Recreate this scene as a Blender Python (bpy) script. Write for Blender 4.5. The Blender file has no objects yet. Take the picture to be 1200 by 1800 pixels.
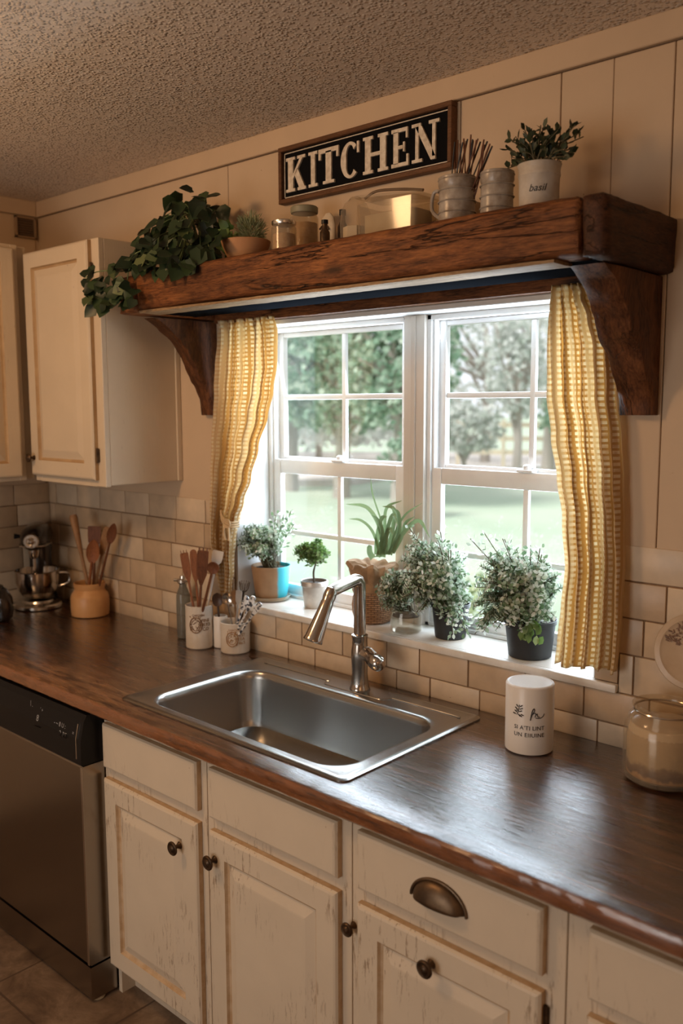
import bpy, bmesh, math, random
from mathutils import Vector, Matrix, noise
random.seed(7)
S = bpy.context.scene
COL = S.collection
PI = math.pi
rnd = random.uniform
# ------------------------------------------------------------------ camera
F = 1558.87
RT = Vector((0.74061513, 0.67192397, -0.00272111))
UP = Vector((-0.07810789, 0.09011373, 0.99286387))
FW = Vector((-0.66737424, 0.73511747, -0.11922216))
CAM = Vector((2.0835, -1.97024, 1.73162))
cd = bpy.data.cameras.new('camera'); cam = bpy.data.objects.new('camera', cd); COL.objects.link(cam)
m3 = Matrix((RT, UP, -FW)).transposed()
cam.matrix_world = Matrix.Translation(CAM) @ m3.to_4x4()
cd.sensor_width = 36; cd.lens = F / 1800 * 36; cd.clip_start = .05; cd.clip_end = 300
cd.dof.use_dof = True; cd.dof.focus_distance = 2.3; cd.dof.aperture_fstop = 2.5
S.camera = cam

def at(px, py, y=None, z=None, x=None, d=None):
    """World point seen at photo pixel on a plane of the room (used to read real sizes off the photo)."""
    r = RT * ((px - 600) / F) - UP * ((py - 900) / F) + FW
    if y is not None: t = (y - CAM.y) / r.y
    elif z is not None: t = (z - CAM.z) / r.z
    elif x is not None: t = (x - CAM.x) / r.x
    else: t = d / math.hypot(r.x, r.y)
    return CAM + r * t

# ------------------------------------------------------------------ object helpers
def wl(o):
    v = Vector(o.location)
    return v if o.parent is None else v + wl(o.parent)

def thing(name, label, cat, loc=(0, 0, 0), group=None, kind=None):
    o = bpy.data.objects.new(name, None); COL.objects.link(o)
    o.location = loc; o.empty_display_size = .05
    if label: o['label'] = label
    if cat: o['category'] = cat
    if group: o['group'] = group
    if kind: o['kind'] = kind
    return o

def tag(o, label, cat, group=None, kind=None):
    if label: o['label'] = label
    if cat: o['category'] = cat
    if group: o['group'] = group
    if kind: o['kind'] = kind
    return o

def obj(name, src, mats, parent=None, smooth=True, origin=None, angle=35):
    me = bpy.data.meshes.new(name)
    if isinstance(src, tuple):
        me.from_pydata(src[0], [], src[1])
        if len(src) > 2:
            for p, mi in zip(me.polygons, src[2]): p.material_index = mi
        me.update()
    else:
        bmesh.ops.recalc_face_normals(src, faces=src.faces)
        src.to_mesh(me); src.free()
    if not isinstance(mats, (list, tuple)): mats = [mats]
    for m in mats: me.materials.append(m)
    o = bpy.data.objects.new(name, me); COL.objects.link(o)
    if parent is not None:
        o.parent = parent
        me.transform(Matrix.Translation(-wl(parent)))
    else:
        if origin is None:
            c = [v.co for v in me.vertices]
            origin = Vector(((min(v.x for v in c) + max(v.x for v in c)) / 2, (min(v.y for v in c) + max(v.y for v in c)) / 2, min(v.z for v in c)))
        me.transform(Matrix.Translation(-Vector(origin))); o.location = origin
    if smooth:
        me.polygons.foreach_set('use_smooth', [True] * len(me.polygons))
        try: me.set_sharp_from_angle(angle=math.radians(angle))
        except Exception: pass
    return o

def struct(name, src, mats, smooth=False, **k):
    o = obj(name, src, mats, smooth=smooth, **k); o['kind'] = 'structure'; return o

def B(): return bmesh.new()

def box(bm, x0, x1, y0, y1, z0, z1, bev=0, seg=2, mi=0):
    r = bmesh.ops.create_cube(bm, size=1)
    for v in r['verts']:
        v.co = Vector(((x0 + x1) / 2 + v.co.x * (x1 - x0), (y0 + y1) / 2 + v.co.y * (y1 - y0), (z0 + z1) / 2 + v.co.z * (z1 - z0)))
    fs = set(f for v in r['verts'] for f in v.link_faces)
    for f in fs: f.material_index = mi
    if bev:
        es = set(e for v in r['verts'] for e in v.link_edges)
        bmesh.ops.bevel(bm, geom=list(es), offset=bev, segments=seg, affect='EDGES', profile=.5, material=mi)
    return bm

def lathe(bm, prof, c, n=40, mi=0, mat=None, wob=0, seed=0):
    rings = []
    for (r, z) in prof:
        ring = []
        for i in range(n):
            a = 2 * PI * i / n
            rr = max(r, 1e-5)
            if wob: rr *= 1 + wob * noise.noise(Vector((math.cos(a) * 1.7 + seed, math.sin(a) * 1.7, z * 14)))
            v = Vector((rr * math.cos(a), rr * math.sin(a), z))
            if mat is not None: v = mat @ v
            ring.append(bm.verts.new(v + Vector(c)))
        rings.append(ring)
    for a, b in zip(rings, rings[1:]):
        for i in range(n):
            f = bm.faces.new((a[i], a[(i + 1) % n], b[(i + 1) % n], b[i])); f.material_index = mi
    return rings

def closed(bm, prof, c, **k):
    rings = lathe(bm, prof, c, **k)
    for r in (rings[0], rings[-1]):
        f = bm.faces.new(r); f.material_index = k.get('mi', 0)
    return bm

def tube(bm, pts, rad, n=8, mi=0, flat=1.0):
    pts = [Vector(p) for p in pts]
    if not isinstance(rad, (list, tuple)): rad = [rad] * len(pts)
    up = Vector((0, 0, 1)); rings = []
    prev = None
    for i, p in enumerate(pts):
        t = (pts[min(i + 1, len(pts) - 1)] - pts[max(i - 1, 0)]).normalized()
        if prev is None:
            s = t.cross(up)
            if s.length < .05: s = t.cross(Vector((0, 1, 0)))
        else: s = prev - t * prev.dot(t)
        s.normalize(); prev = s; u = s.cross(t)
        rings.append([bm.verts.new(p + s * math.cos(2 * PI * k / n) * rad[i] + u * math.sin(2 * PI * k / n) * rad[i] * flat) for k in range(n)])
    for a, b in zip(rings, rings[1:]):
        for k in range(n):
            f = bm.faces.new((a[k], a[(k + 1) % n], b[(k + 1) % n], b[k])); f.material_index = mi
    for r in (rings[0], rings[-1]):
        f = bm.faces.new(r); f.material_index = mi
    return bm

def spline(P, n=8):
    P = [Vector(p) for p in P]; out = []
    Q = [P[0] * 2 - P[1]] + P + [P[-1] * 2 - P[-2]]
    for i in range(1, len(Q) - 2):
        for k in range(n):
            t = k / n; a, b, c, d = Q[i - 1], Q[i], Q[i + 1], Q[i + 2]
            out.append(.5 * ((2 * b) + (c - a) * t + (2 * a - 5 * b + 4 * c - d) * t * t + (3 * b - a - 3 * c + d) * t ** 3))
    out.append(P[-1]); return out

def interp(tab, z):
    """tab sorted by descending z: rows (z, a, b, ...)"""
    if z >= tab[0][0]: return tab[0][1:]
    for p, q in zip(tab, tab[1:]):
        if z >= q[0]:
            t = (p[0] - z) / (p[0] - q[0]); t = t * t * (3 - 2 * t)
            return tuple(a + (b - a) * t for a, b in zip(p[1:], q[1:]))
    return tab[-1][1:]

def text_bm(bm, s, size, fn, depth=.0006, mi=0, shear=0, spacing=1.0):
    """Flat writing built as geometry; fn maps (u, v, w) on the writing to a world point."""
    cu = bpy.data.curves.new('writing', 'FONT'); cu.body = s; cu.size = size; cu.extrude = depth; cu.align_x = 'CENTER'; cu.shear = shear; cu.resolution_u = 3
    cu.space_character = spacing
    o = bpy.data.objects.new('writing', cu); COL.objects.link(o)
    dg = bpy.context.evaluated_depsgraph_get(); me = bpy.data.meshes.new_from_object(o.evaluated_get(dg))
    bpy.data.objects.remove(o); bpy.data.curves.remove(cu)
    vs = [bm.verts.new(fn(v.co.x, v.co.y, v.co.z)) for v in me.vertices]
    for p in me.polygons:
        try: f = bm.faces.new([vs[i] for i in p.vertices]); f.material_index = mi
        except ValueError: pass
    bpy.data.meshes.remove(me)

def wrap(c, r, ang, z0):
    def fn(u, v, w):
        a = ang + u / r
        return Vector((c[0] + (r + w + .0004) * math.cos(a), c[1] + (r + w + .0004) * math.sin(a), z0 + v))
    return fn

# ------------------------------------------------------------------ materials
def nodes(name):
    m = bpy.data.materials.new(name); m.use_nodes = True
    nt = m.node_tree; b = nt.nodes['Principled BSDF']
    return m, nt, b

def rgb(c): return (c[0], c[1], c[2], 1)

def N(nt, t, **k):
    n = nt.nodes.new(t)
    for a, v in k.items(): setattr(n, a, v)
    return n

def coords(nt, scale=(1, 1, 1), rot=(0, 0, 0), kind='Object'):
    tc = N(nt, 'ShaderNodeTexCoord'); mp = N(nt, 'ShaderNodeMapping')
    mp.inputs['Scale'].default_value = scale; mp.inputs['Rotation'].default_value = rot
    nt.links.new(tc.outputs[kind], mp.inputs['Vector']); return mp.outputs['Vector']

def noise_n(nt, vec, scale, detail=4, rough=.55, dist=0):
    n = N(nt, 'ShaderNodeTexNoise'); n.inputs['Scale'].default_value = scale; n.inputs['Detail'].default_value = detail
    n.inputs['Roughness'].default_value = rough; n.inputs['Distortion'].default_value = dist
    nt.links.new(vec, n.inputs['Vector']); return n.outputs['Fac']

def ramp(nt, fac, stops):
    r = N(nt, 'ShaderNodeValToRGB'); e = r.color_ramp.elements
    while len(e) < len(stops): e.new(.5)
    for el, (p, c) in zip(e, stops):
        el.position = p; el.color = rgb(c) if isinstance(c, (tuple, list)) else (c, c, c, 1)
    nt.links.new(fac, r.inputs['Fac']); return r.outputs['Color']

def mix(nt, fac, a, b, mode='MIX'):
    n = N(nt, 'ShaderNodeMix', data_type='RGBA', blend_type=mode)
    for s, v in ((n.inputs[0], fac), (n.inputs[6], a), (n.inputs[7], b)):
        if isinstance(v, (int, float)): s.default_value = v
        elif isinstance(v, (tuple, list)): s.default_value = rgb(v)
        else: nt.links.new(v, s)
    return n.outputs[2]

def bump(nt, b, h, strength=.3, dist=.002):
    n = N(nt, 'ShaderNodeBump'); n.inputs['Strength'].default_value = strength; n.inputs['Distance'].default_value = dist
    nt.links.new(h, n.inputs['Height']); nt.links.new(n.outputs['Normal'], b.inputs['Normal'])

def simple(name, c, rough=.5, metal=0, c2=None, scale=20, bmp=0, bscale=60, stretch=(1, 1, 1), trans=0, coat=0, spec=None):
    m, nt, b = nodes(name)
    b.inputs['Base Color'].default_value = rgb(c); b.inputs['Roughness'].default_value = rough; b.inputs['Metallic'].default_value = metal
    if spec is not None: b.inputs['Specular IOR Level'].default_value = spec
    if coat: b.inputs['Coat Weight'].default_value = coat
    v = coords(nt, stretch)
    if c2 is not None:
        nt.links.new(ramp(nt, noise_n(nt, v, scale, 5, .6), [(.35, c), (.65, c2)]), b.inputs['Base Color'])
    if bmp: bump(nt, b, noise_n(nt, v, bscale, 5, .6), bmp, .003)
    return m

def painted(name, c, wear, wear_amt=.62, chip=(.30, .19, .11), rough=.5):
    """old hand-painted cabinet finish with vertical scuffs and chips"""
    m, nt, b = nodes(name)
    v = coords(nt, (1, 1, 1)); vs = coords(nt, (9, 9, 1.2))
    base = ramp(nt, noise_n(nt, v, 6, 4), [(.3, c), (.7, tuple(x * .93 for x in c))])
    f1 = ramp(nt, noise_n(nt, vs, 14, 8, .7), [(wear_amt, 0.), (wear_amt + .035, 1.)])
    f2 = ramp(nt, noise_n(nt, v, 3.2, 2), [(.5, 0.), (.62, 1.)])
    f = mix(nt, 1.0, f1, f2, 'MULTIPLY')
    col = mix(nt, f, base, wear)
    f3 = ramp(nt, noise_n(nt, v, 42, 6, .7), [(.715, 0.), (.73, 1.)])
    col = mix(nt, f3, col, chip)
    nt.links.new(col, b.inputs['Base Color']); b.inputs['Roughness'].default_value = rough
    bump(nt, b, noise_n(nt, coords(nt, (6, 6, 1)), 18, 6, .6), .18, .003)
    return m

def wood(name, stops, stretch, scale=6, rough=.6, bmp=.5, cracks=None, knots=False, bdist=.004):
    m, nt, b = nodes(name)
    v = coords(nt, stretch)
    g = noise_n(nt, v, scale, 9, .62, 1.2)
    g2 = noise_n(nt, coords(nt, tuple(s * 3.1 for s in stretch)), scale * 2.2, 6, .6, .6)
    col = ramp(nt, g, stops)
    col = mix(nt, .45, col, ramp(nt, g2, [(.35, tuple(x * .45 for x in stops[0][1])), (.7, stops[-1][1])]))
    big = noise_n(nt, coords(nt, (1, 1, 1)), 3, 3)
    col = mix(nt, .6, col, mix(nt, 1.0, col, ramp(nt, big, [(.3, .35), (.75, 1.3)]), 'MULTIPLY'))
    h = g2
    if cracks:
        w = noise_n(nt, coords(nt, cracks), 2.3, 5, .6, .5)
        cr = ramp(nt, w, [(.488, 0.), (.5, 1.), (.512, 0.)])
        w2 = noise_n(nt, coords(nt, (1, 1, 1)), 2.2, 2)
        cr = mix(nt, 1.0, cr, ramp(nt, w2, [(.45, 0.), (.56, 1.)]), 'MULTIPLY')
        col = mix(nt, cr, col, (.012, .006, .003))
        h = mix(nt, .7, h, mix(nt, 1.0, (1, 1, 1), cr, 'SUBTRACT'))
    if knots:
        vo = N(nt, 'ShaderNodeTexVoronoi'); vo.inputs['Scale'].default_value = 1.0
        nt.links.new(coords(nt, (3.3, 9, 9)), vo.inputs['Vector'])
        kf = ramp(nt, vo.outputs['Distance'], [(.06, 1.), (.16, 0.)])
        col = mix(nt, kf, col, (.02, .009, .004))
    nt.links.new(col, b.inputs['Base Color']); b.inputs['Roughness'].default_value = rough; b.inputs['Specular IOR Level'].default_value = .25
    bump(nt, b, h, bmp, bdist)
    return m

WALL = painted('wall_paint', (.62, .465, .315), (.52, .37, .24), .72, rough=.6)
WALLGAP = simple('panel_gap', (.16, .09, .05), .8)
CAB = painted('cabinet_cream_paint', (.66, .54, .39), (.40, .29, .19), .64)
CABL = painted('cabinet_lower_paint', (.71, .60, .46), (.38, .28, .19), .565)
GLAZE = simple('antique_glaze', (.40, .25, .12), .6, c2=(.5, .34, .18), scale=14)
EDGEP = simple('worn_shaded_edge', (.50, .33, .18), .6, c2=(.62, .46, .30), scale=30)  # brown edge wear, with the dim warm light on the sides coloured in
DARKGAP = simple('gap_shadow_gap', (.10, .055, .03), .8)

def tile_mat():
    m, nt, b = nodes('glazed_tile')
    g = N(nt, 'ShaderNodeNewGeometry')
    c = ramp(nt, g.outputs['Random Per Island'], [(0, (.52, .37, .235)), (.35, (.60, .45, .30)), (.7, (.66, .52, .37)), (.93, (.69, .56, .41)), (1, (.46, .29, .15))])
    v = coords(nt)
    c = mix(nt, 1.0, c, ramp(nt, noise_n(nt, v, 16, 5), [(.3, .86), (.7, 1.06)]), 'MULTIPLY')
    f3 = ramp(nt, noise_n(nt, v, 60, 6, .7), [(.70, 0.), (.73, 1.)])
    c = mix(nt, f3, c, (.33, .20, .11))
    nt.links.new(c, b.inputs['Base Color']); b.inputs['Roughness'].default_value = .38
    bump(nt, b, noise_n(nt, v, 22, 4), .25, .004)
    return m
TILE = tile_mat()
GROUT = simple('grout', (.22, .135, .075), .9, c2=(.32, .2, .12), scale=40)

def ceiling_mat():
    m, nt, b = nodes('popcorn_ceiling')
    v = coords(nt)
    vo = N(nt, 'ShaderNodeTexVoronoi'); vo.inputs['Scale'].default_value = 105; nt.links.new(v, vo.inputs['Vector'])
    h = ramp(nt, vo.outputs['Distance'], [(0., 1.), (.55, .0)])
    h2 = mix(nt, 1.0, h, ramp(nt, noise_n(nt, v, 60, 3), [(.35, .1), (.65, 1.)]), 'MULTIPLY')
    sp = ramp(nt, noise_n(nt, v, 75, 4, .7), [(.56, 0.), (.62, 1.)])
    area = ramp(nt, noise_n(nt, v, 1.3, 2), [(.38, .15), (.62, .8)])
    f = mix(nt, 1.0, sp, area, 'MULTIPLY')
    c = mix(nt, f, (.80, .69, .57), (.27, .16, .09))
    nt.links.new(c, b.inputs['Base Color']); b.inputs['Roughness'].default_value = .9
    bump(nt, b, h2, 1.0, .012)
    return m
CEIL = ceiling_mat()

def floor_mat():
    m, nt, b = nodes('stone_floor_tile')
    tc = N(nt, 'ShaderNodeTexCoord'); mp = N(nt, 'ShaderNodeMapping'); mp.inputs['Location'].default_value = (.366 + .42 * 10, .842 + .42 * 20, 0)
    nt.links.new(tc.outputs['Object'], mp.inputs['Vector'])
    br = N(nt, 'ShaderNodeTexBrick'); br.offset = 0; br.inputs['Scale'].default_value = 1
    br.inputs['Brick Width'].default_value = .42; br.inputs['Row Height'].default_value = .42; br.inputs['Mortar Size'].default_value = .004; br.inputs['Mortar Smooth'].default_value = .3
    nt.links.new(mp.outputs['Vector'], br.inputs['Vector'])
    v = coords(nt)
    c = ramp(nt, noise_n(nt, v, 7, 8, .7, .6), [(.3, (.075, .045, .028)), (.5, (.19, .125, .08)), (.72, (.34, .245, .165))])
    c = mix(nt, br.outputs['Fac'], c, (.10, .062, .04))
    nt.links.new(c, b.inputs['Base Color']); b.inputs['Roughness'].default_value = .45
    bump(nt, b, mix(nt, .8, noise_n(nt, v, 20, 5), mix(nt, 1.0, (1, 1, 1), br.outputs['Fac'], 'SUBTRACT')), .35, .004)
    return m
FLOOR = floor_mat()

def counter_mat():
    m, nt, b = nodes('stained_plank_worktop')
    v = coords(nt, (1, 9, 9))
    g = noise_n(nt, v, 5, 10, .65, 1.5)
    c = ramp(nt, g, [(.34, (.008, .003, .002)), (.5, (.036, .012, .006)), (.66, (.13, .046, .018))])
    v1 = coords(nt)
    # worn, lighter wood along the front left
    tc = N(nt, 'ShaderNodeTexCoord'); sx = N(nt, 'ShaderNodeSeparateXYZ'); nt.links.new(tc.outputs['Object'], sx.inputs['Vector'])
    def lin(o, a, bb):
        r = N(nt, 'ShaderNodeMapRange'); r.inputs['From Min'].default_value = a; r.inputs['From Max'].default_value = bb
        nt.links.new(o, r.inputs['Value']); return r.outputs['Result']
    wear = mix(nt, 1.0, lin(sx.outputs['X'], .55, -.35), lin(sx.outputs['Y'], -.44, -.60), 'MULTIPLY')
    wn = ramp(nt, noise_n(nt, coords(nt, (1, 5, 5)), 9, 8, .7), [(.36, 0.), (.62, 1.)])
    wf = mix(nt, 1.0, wear, wn, 'MULTIPLY')
    c = mix(nt, wf, c, (.36, .155, .055))
    edge = mix(nt, 1.0, lin(sx.outputs['Y'], -.662, -.668), ramp(nt, noise_n(nt, coords(nt, (1.2, 7, 9)), 7, 6, .65), [(.3, .15), (.65, 1.)]), 'MULTIPLY')
    c = mix(nt, edge, c, (.27, .095, .03))
    # plank joints
    w = N(nt, 'ShaderNodeMath', operation='FRACT'); mm = N(nt, 'ShaderNodeMath', operation='MULTIPLY'); mm.inputs[1].default_value = 1 / .158
    nt.links.new(sx.outputs['Y'], mm.inputs[0]); nt.links.new(mm.outputs[0], w.inputs[0])
    jf = ramp(nt, w.outputs[0], [(.0, 1.), (.018, 1.), (.03, 0.)])
    jf = mix(nt, 1.0, jf, ramp(nt, noise_n(nt, coords(nt, (2.2, .4, 1)), 3, 3), [(.42, 0.), (.58, .8)]), 'MULTIPLY')
    c = mix(nt, jf, c, (.24, .11, .045))
    sp = ramp(nt, noise_n(nt, v1, 130, 3, .7), [(.70, 0.), (.72, 1.)])
    sa = ramp(nt, noise_n(nt, v1, 2.6, 2), [(.5, 0.), (.6, 1.)])
    c = mix(nt, mix(nt, 1.0, sp, sa, 'MULTIPLY'), c, (.38, .26, .2))
    nt.links.new(c, b.inputs['Base Color'])
    r = ramp(nt, noise_n(nt, coords(nt, (1, 6, 6)), 8, 7, .7, .5), [(.3, .16), (.7, .34)])
    nt.links.new(r, b.inputs['Roughness']); b.inputs['Specular IOR Level'].default_value = .5; b.inputs['Coat Weight'].default_value = 1.0; b.inputs['Coat Roughness'].default_value = .12; b.inputs['Coat IOR'].default_value = 1.75
    bump(nt, b, noise_n(nt, coords(nt, (1, 4, 4)), 26, 9, .72, .8), .22, .003)
    nt.links.new(b.inputs['Normal'].links[0].from_socket, b.inputs['Coat Normal'])
    return m
COUNTER = counter_mat()
BEAM = wood('rough_beam_wood', [(.32, (.030, .009, .004)), (.48, (.15, .047, .014)), (.68, (.38, .145, .045))], (1.1, 11, 11), 5, .6, .9, cracks=(.55, 7, 7), knots=True)
BEAMSHADE = wood('shaded_beam_end_wood', [(.28, (.018, .006, .003)), (.5, (.06, .02, .008)), (.72, (.13, .05, .02))], (8, 1.6, 9), 4, .6, .6, cracks=(5, .8, 6))  # darker copy of the beam wood, shade of the right end put into its colour
RAW = wood('raw_pale_wood', [(.3, (.22, .12, .055)), (.5, (.42, .27, .14)), (.7, (.55, .38, .22))], (1.2, 9, 9), 6, .7, .3)
BRK = wood('bracket_wood', [(.30, (.024, .008, .004)), (.5, (.10, .034, .012)), (.70, (.26, .10, .036))], (8, 5, 1.3), 5, .55, .8, cracks=(5, 5, .7))
FRAMEW = wood('sign_frame_wood', [(.3, (.10, .042, .018)), (.6, (.22, .10, .045))], (2, 12, 12), 8, .5, .2)
WINW = simple('window_white', (.80, .80, .79), .35, c2=(.74, .74, .74), scale=8)
SILLM = simple('sill_white_paint', (.80, .78, .74), .35, c2=(.66, .60, .52), scale=9, bmp=.1)
POST = simple('mullion_paint', (.62, .57, .51), .45)
STEEL = simple('brushed_steel', (.40, .39, .37), .25, 1, bmp=.06, bscale=90, stretch=(1, 12, 1))
CHROME = simple('satin_nickel', (.52, .47, .42), .17, 1)
DWSTEEL = simple('dishwasher_steel', (.34, .30, .26), .24, 1, bmp=.05, bscale=80, stretch=(14, 1, .4))
DWSTEELT = simple('steel_trim', (.70, .66, .6), .25, 1)
BLACK = simple('black_plastic', (.006, .006, .007), .35, spec=.25)
BRONZE = simple('oil_rubbed_bronze', (.05, .03, .018), .4, .8, c2=(.13, .08, .045), scale=50)
PULL = simple('aged_brass', (.10, .065, .04), .42, .8, c2=(.20, .13, .075), scale=25)
MIX_M = simple('dark_chrome', (.10, .09, .085), .16, .9)
BOWL_M = simple('polished_bowl', (.55, .50, .45), .12, 1)
TERRA = simple('terracotta', (.42, .20, .09), .7, c2=(.50, .26, .12), scale=12, bmp=.1)
CROCKM = simple('salt_glazed_crock', (.55, .27, .10), .4, c2=(.66, .36, .15), scale=9)
WHITEC = simple('white_ceramic', (.80, .76, .71), .3)
CREAMC = simple('cream_stoneware', (.70, .62, .52), .35, c2=(.60, .50, .39), scale=10)
BROWNINK = simple('brown_transfer_print', (.16, .08, .04), .5, c2=(.30, .16, .07), scale=60)
OCHREINK = simple('ochre_transfer_print', (.50, .28, .11), .5, c2=(.30, .15, .06), scale=80)
BLACKINK = simple('black_ink', (.02, .018, .016), .5)
SIGNBLK = simple('sign_black', (.004, .004, .005), .8, spec=.1)
SIGNWHT = simple('sign_letter_paint', (.80, .72, .60), .6, c2=(.56, .47, .36), scale=70)
ZINC = simple('weathered_zinc', (.44, .40, .36), .38, .6, c2=(.60, .56, .50), scale=16, bmp=.1)
WDARK = wood('dark_utensil_wood', [(.3, (.10, .035, .016)), (.6, (.24, .09, .04))], (9, 9, 1.5), 8, .5, .1)
WRED = wood('reddish_utensil_wood', [(.3, (.22, .075, .03)), (.6, (.40, .15, .06))], (9, 9, 1.5), 8, .5, .1)
WLIGHT = wood('light_utensil_wood', [(.3, (.30, .15, .07)), (.6, (.48, .27, .13))], (9, 9, 1.5), 8, .5, .1)
SOIL = simple('potting_soil', (.03, .018, .011), .95, bmp=.6, bscale=120)
BPOT = simple('black_nursery_pot', (.016, .017, .018), .5)
STEM = simple('plant_stem', (.12, .10, .05), .7)
STEMG = simple('green_stem', (.14, .20, .08), .6)
BURLAP = simple('kraft_burlap', (.22, .125, .06), .85, c2=(.42, .27, .15), scale=14, bmp=.5, bscale=50)

def weave(name, c1, c2, s1, s2):
    m, nt, b = nodes(name)
    br = N(nt, 'ShaderNodeTexBrick'); br.inputs['Scale'].default_value = 1; br.inputs['Brick Width'].default_value = s1; br.inputs['Row Height'].default_value = s2
    br.inputs['Mortar Size'].default_value = .0012; br.inputs['Mortar Smooth'].default_value = .6
    br.inputs['Color1'].default_value = rgb(c1); br.inputs['Color2'].default_value = rgb(c2); br.inputs['Mortar'].default_value = rgb(tuple(x * .25 for x in c1))
    tc = N(nt, 'ShaderNodeTexCoord'); sx = N(nt, 'ShaderNodeSeparateXYZ'); cb = N(nt, 'ShaderNodeCombineXYZ')
    at2 = N(nt, 'ShaderNodeMath', operation='ARCTAN2'); mu = N(nt, 'ShaderNodeMath', operation='MULTIPLY'); mu.inputs[1].default_value = .064
    nt.links.new(tc.outputs['Object'], sx.inputs[0]); nt.links.new(sx.outputs['Y'], at2.inputs[0]); nt.links.new(sx.outputs['X'], at2.inputs[1])
    nt.links.new(at2.outputs[0], mu.inputs[0]); nt.links.new(mu.outputs[0], cb.inputs[0]); nt.links.new(sx.outputs['Z'], cb.inputs[1])
    nt.links.new(cb.outputs[0], br.inputs['Vector']); nt.links.new(br.outputs['Color'], b.inputs['Base Color'])
    b.inputs['Roughness'].default_value = .8
    bump(nt, b, mix(nt, 1.0, (1, 1, 1), br.outputs['Fac'], 'SUBTRACT'), .8, .004); return m
BASKET = weave('woven_basket', (.30, .15, .065), (.42, .23, .11), .02, .006)

def leafm(name, stops, rough=.5, trans=.35):
    m, nt, b = nodes(name)
    g = N(nt, 'ShaderNodeNewGeometry')
    c = ramp(nt, g.outputs['Random Per Island'], stops)
    nt.links.new(c, b.inputs['Base Color']); b.inputs['Roughness'].default_value = rough
    out = nt.nodes['Material Output']; tr = N(nt, 'ShaderNodeBsdfTranslucent'); nt.links.new(c, tr.inputs['Color'])
    mx = N(nt, 'ShaderNodeMixShader'); mx.inputs[0].default_value = trans
    nt.links.new(b.outputs[0], mx.inputs[1]); nt.links.new(tr.outputs[0], mx.inputs[2]); nt.links.new(mx.outputs[0], out.inputs['Surface'])
    return m
SILVER = leafm('silver_green_leaf', [(0, (.09, .17, .07)), (.3, (.26, .37, .22)), (.5, (.55, .64, .50)), (1, (.90, .92, .86))])
GREEN = leafm('bright_green_leaf', [(0, (.07, .15, .03)), (.5, (.17, .29, .08)), (1, (.34, .46, .2))])
DKGREEN = leafm('dark_ivy_leaf', [(0, (.010, .022, .010)), (.6, (.024, .046, .018)), (.9, (.05, .08, .03)), (1, (.14, .17, .07))], .4, .15)
OLIVE = leafm('dark_olive_leaf', [(0, (.015, .025, .012)), (1, (.06, .08, .035))], .5, .15)
ALOE = leafm('strap_leaf', [(0, (.12, .20, .09)), (1, (.25, .34, .17))], .4, .25)
FUZZ = leafm('pale_moss_leaf', [(0, (.22, .25, .13)), (1, (.42, .46, .28))], .8, .3)
TREEM = leafm('tree_foliage', [(0, (.16, .30, .20)), (.5, (.32, .47, .34)), (1, (.62, .70, .58))], .6, .35)
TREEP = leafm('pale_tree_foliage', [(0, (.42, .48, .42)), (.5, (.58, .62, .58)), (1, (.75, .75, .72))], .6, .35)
BUSHM = leafm('shrub_foliage', [(0, (.30, .40, .20)), (1, (.62, .66, .42))], .6, .35)
BARK = simple('bark', (.38, .34, .30), .9, bmp=.5)

def glass(name, tint=(1, 1, 1), refl=1.0, rough=.02, film=0.0, filmc=(.9, .9, .9)):
    m = bpy.data.materials.new(name); m.use_nodes = True; nt = m.node_tree; nt.nodes.clear()
    out = N(nt, 'ShaderNodeOutputMaterial'); t = N(nt, 'ShaderNodeBsdfTransparent'); t.inputs[0].default_value = rgb(tint)
    g = N(nt, 'ShaderNodeBsdfGlossy'); g.inputs['Roughness'].default_value = rough; g.inputs['Color'].default_value = (refl, refl, refl, 1)
    lw = N(nt, 'ShaderNodeLayerWeight'); lw.inputs['Blend'].default_value = .5
    pw = N(nt, 'ShaderNodeMath', operation='POWER'); pw.inputs[1].default_value = 5; nt.links.new(lw.outputs['Facing'], pw.inputs[0])
    ma = N(nt, 'ShaderNodeMath', operation='MULTIPLY_ADD'); ma.inputs[1].default_value = .8; ma.inputs[2].default_value = .035; nt.links.new(pw.outputs[0], ma.inputs[0])
    mx = N(nt, 'ShaderNodeMixShader'); nt.links.new(ma.outputs[0], mx.inputs[0]); nt.links.new(t.outputs[0], mx.inputs[1]); nt.links.new(g.outputs[0], mx.inputs[2])
    last = mx
    if film:
        d = N(nt, 'ShaderNodeBsdfDiffuse'); d.inputs[0].default_value = rgb(filmc); m2 = N(nt, 'ShaderNodeMixShader'); m2.inputs[0].default_value = film
        nt.links.new(mx.outputs[0], m2.inputs[1]); nt.links.new(d.outputs[0], m2.inputs[2]); last = m2
    nt.links.new(last.outputs[0], out.inputs[0]); return m
PANE = glass('window_glass')
JARG = glass('jar_glass', (.93, .92, .88), 1, .04, .08, (.8, .75, .65))
SODA = glass('grey_bottle_glass', (.55, .58, .56), 1, .08, .35, (.30, .29, .26))
CLOUDG = glass('clouded_glass', (.92, .88, .80), 1, .12, .12, (.70, .62, .50))

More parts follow.
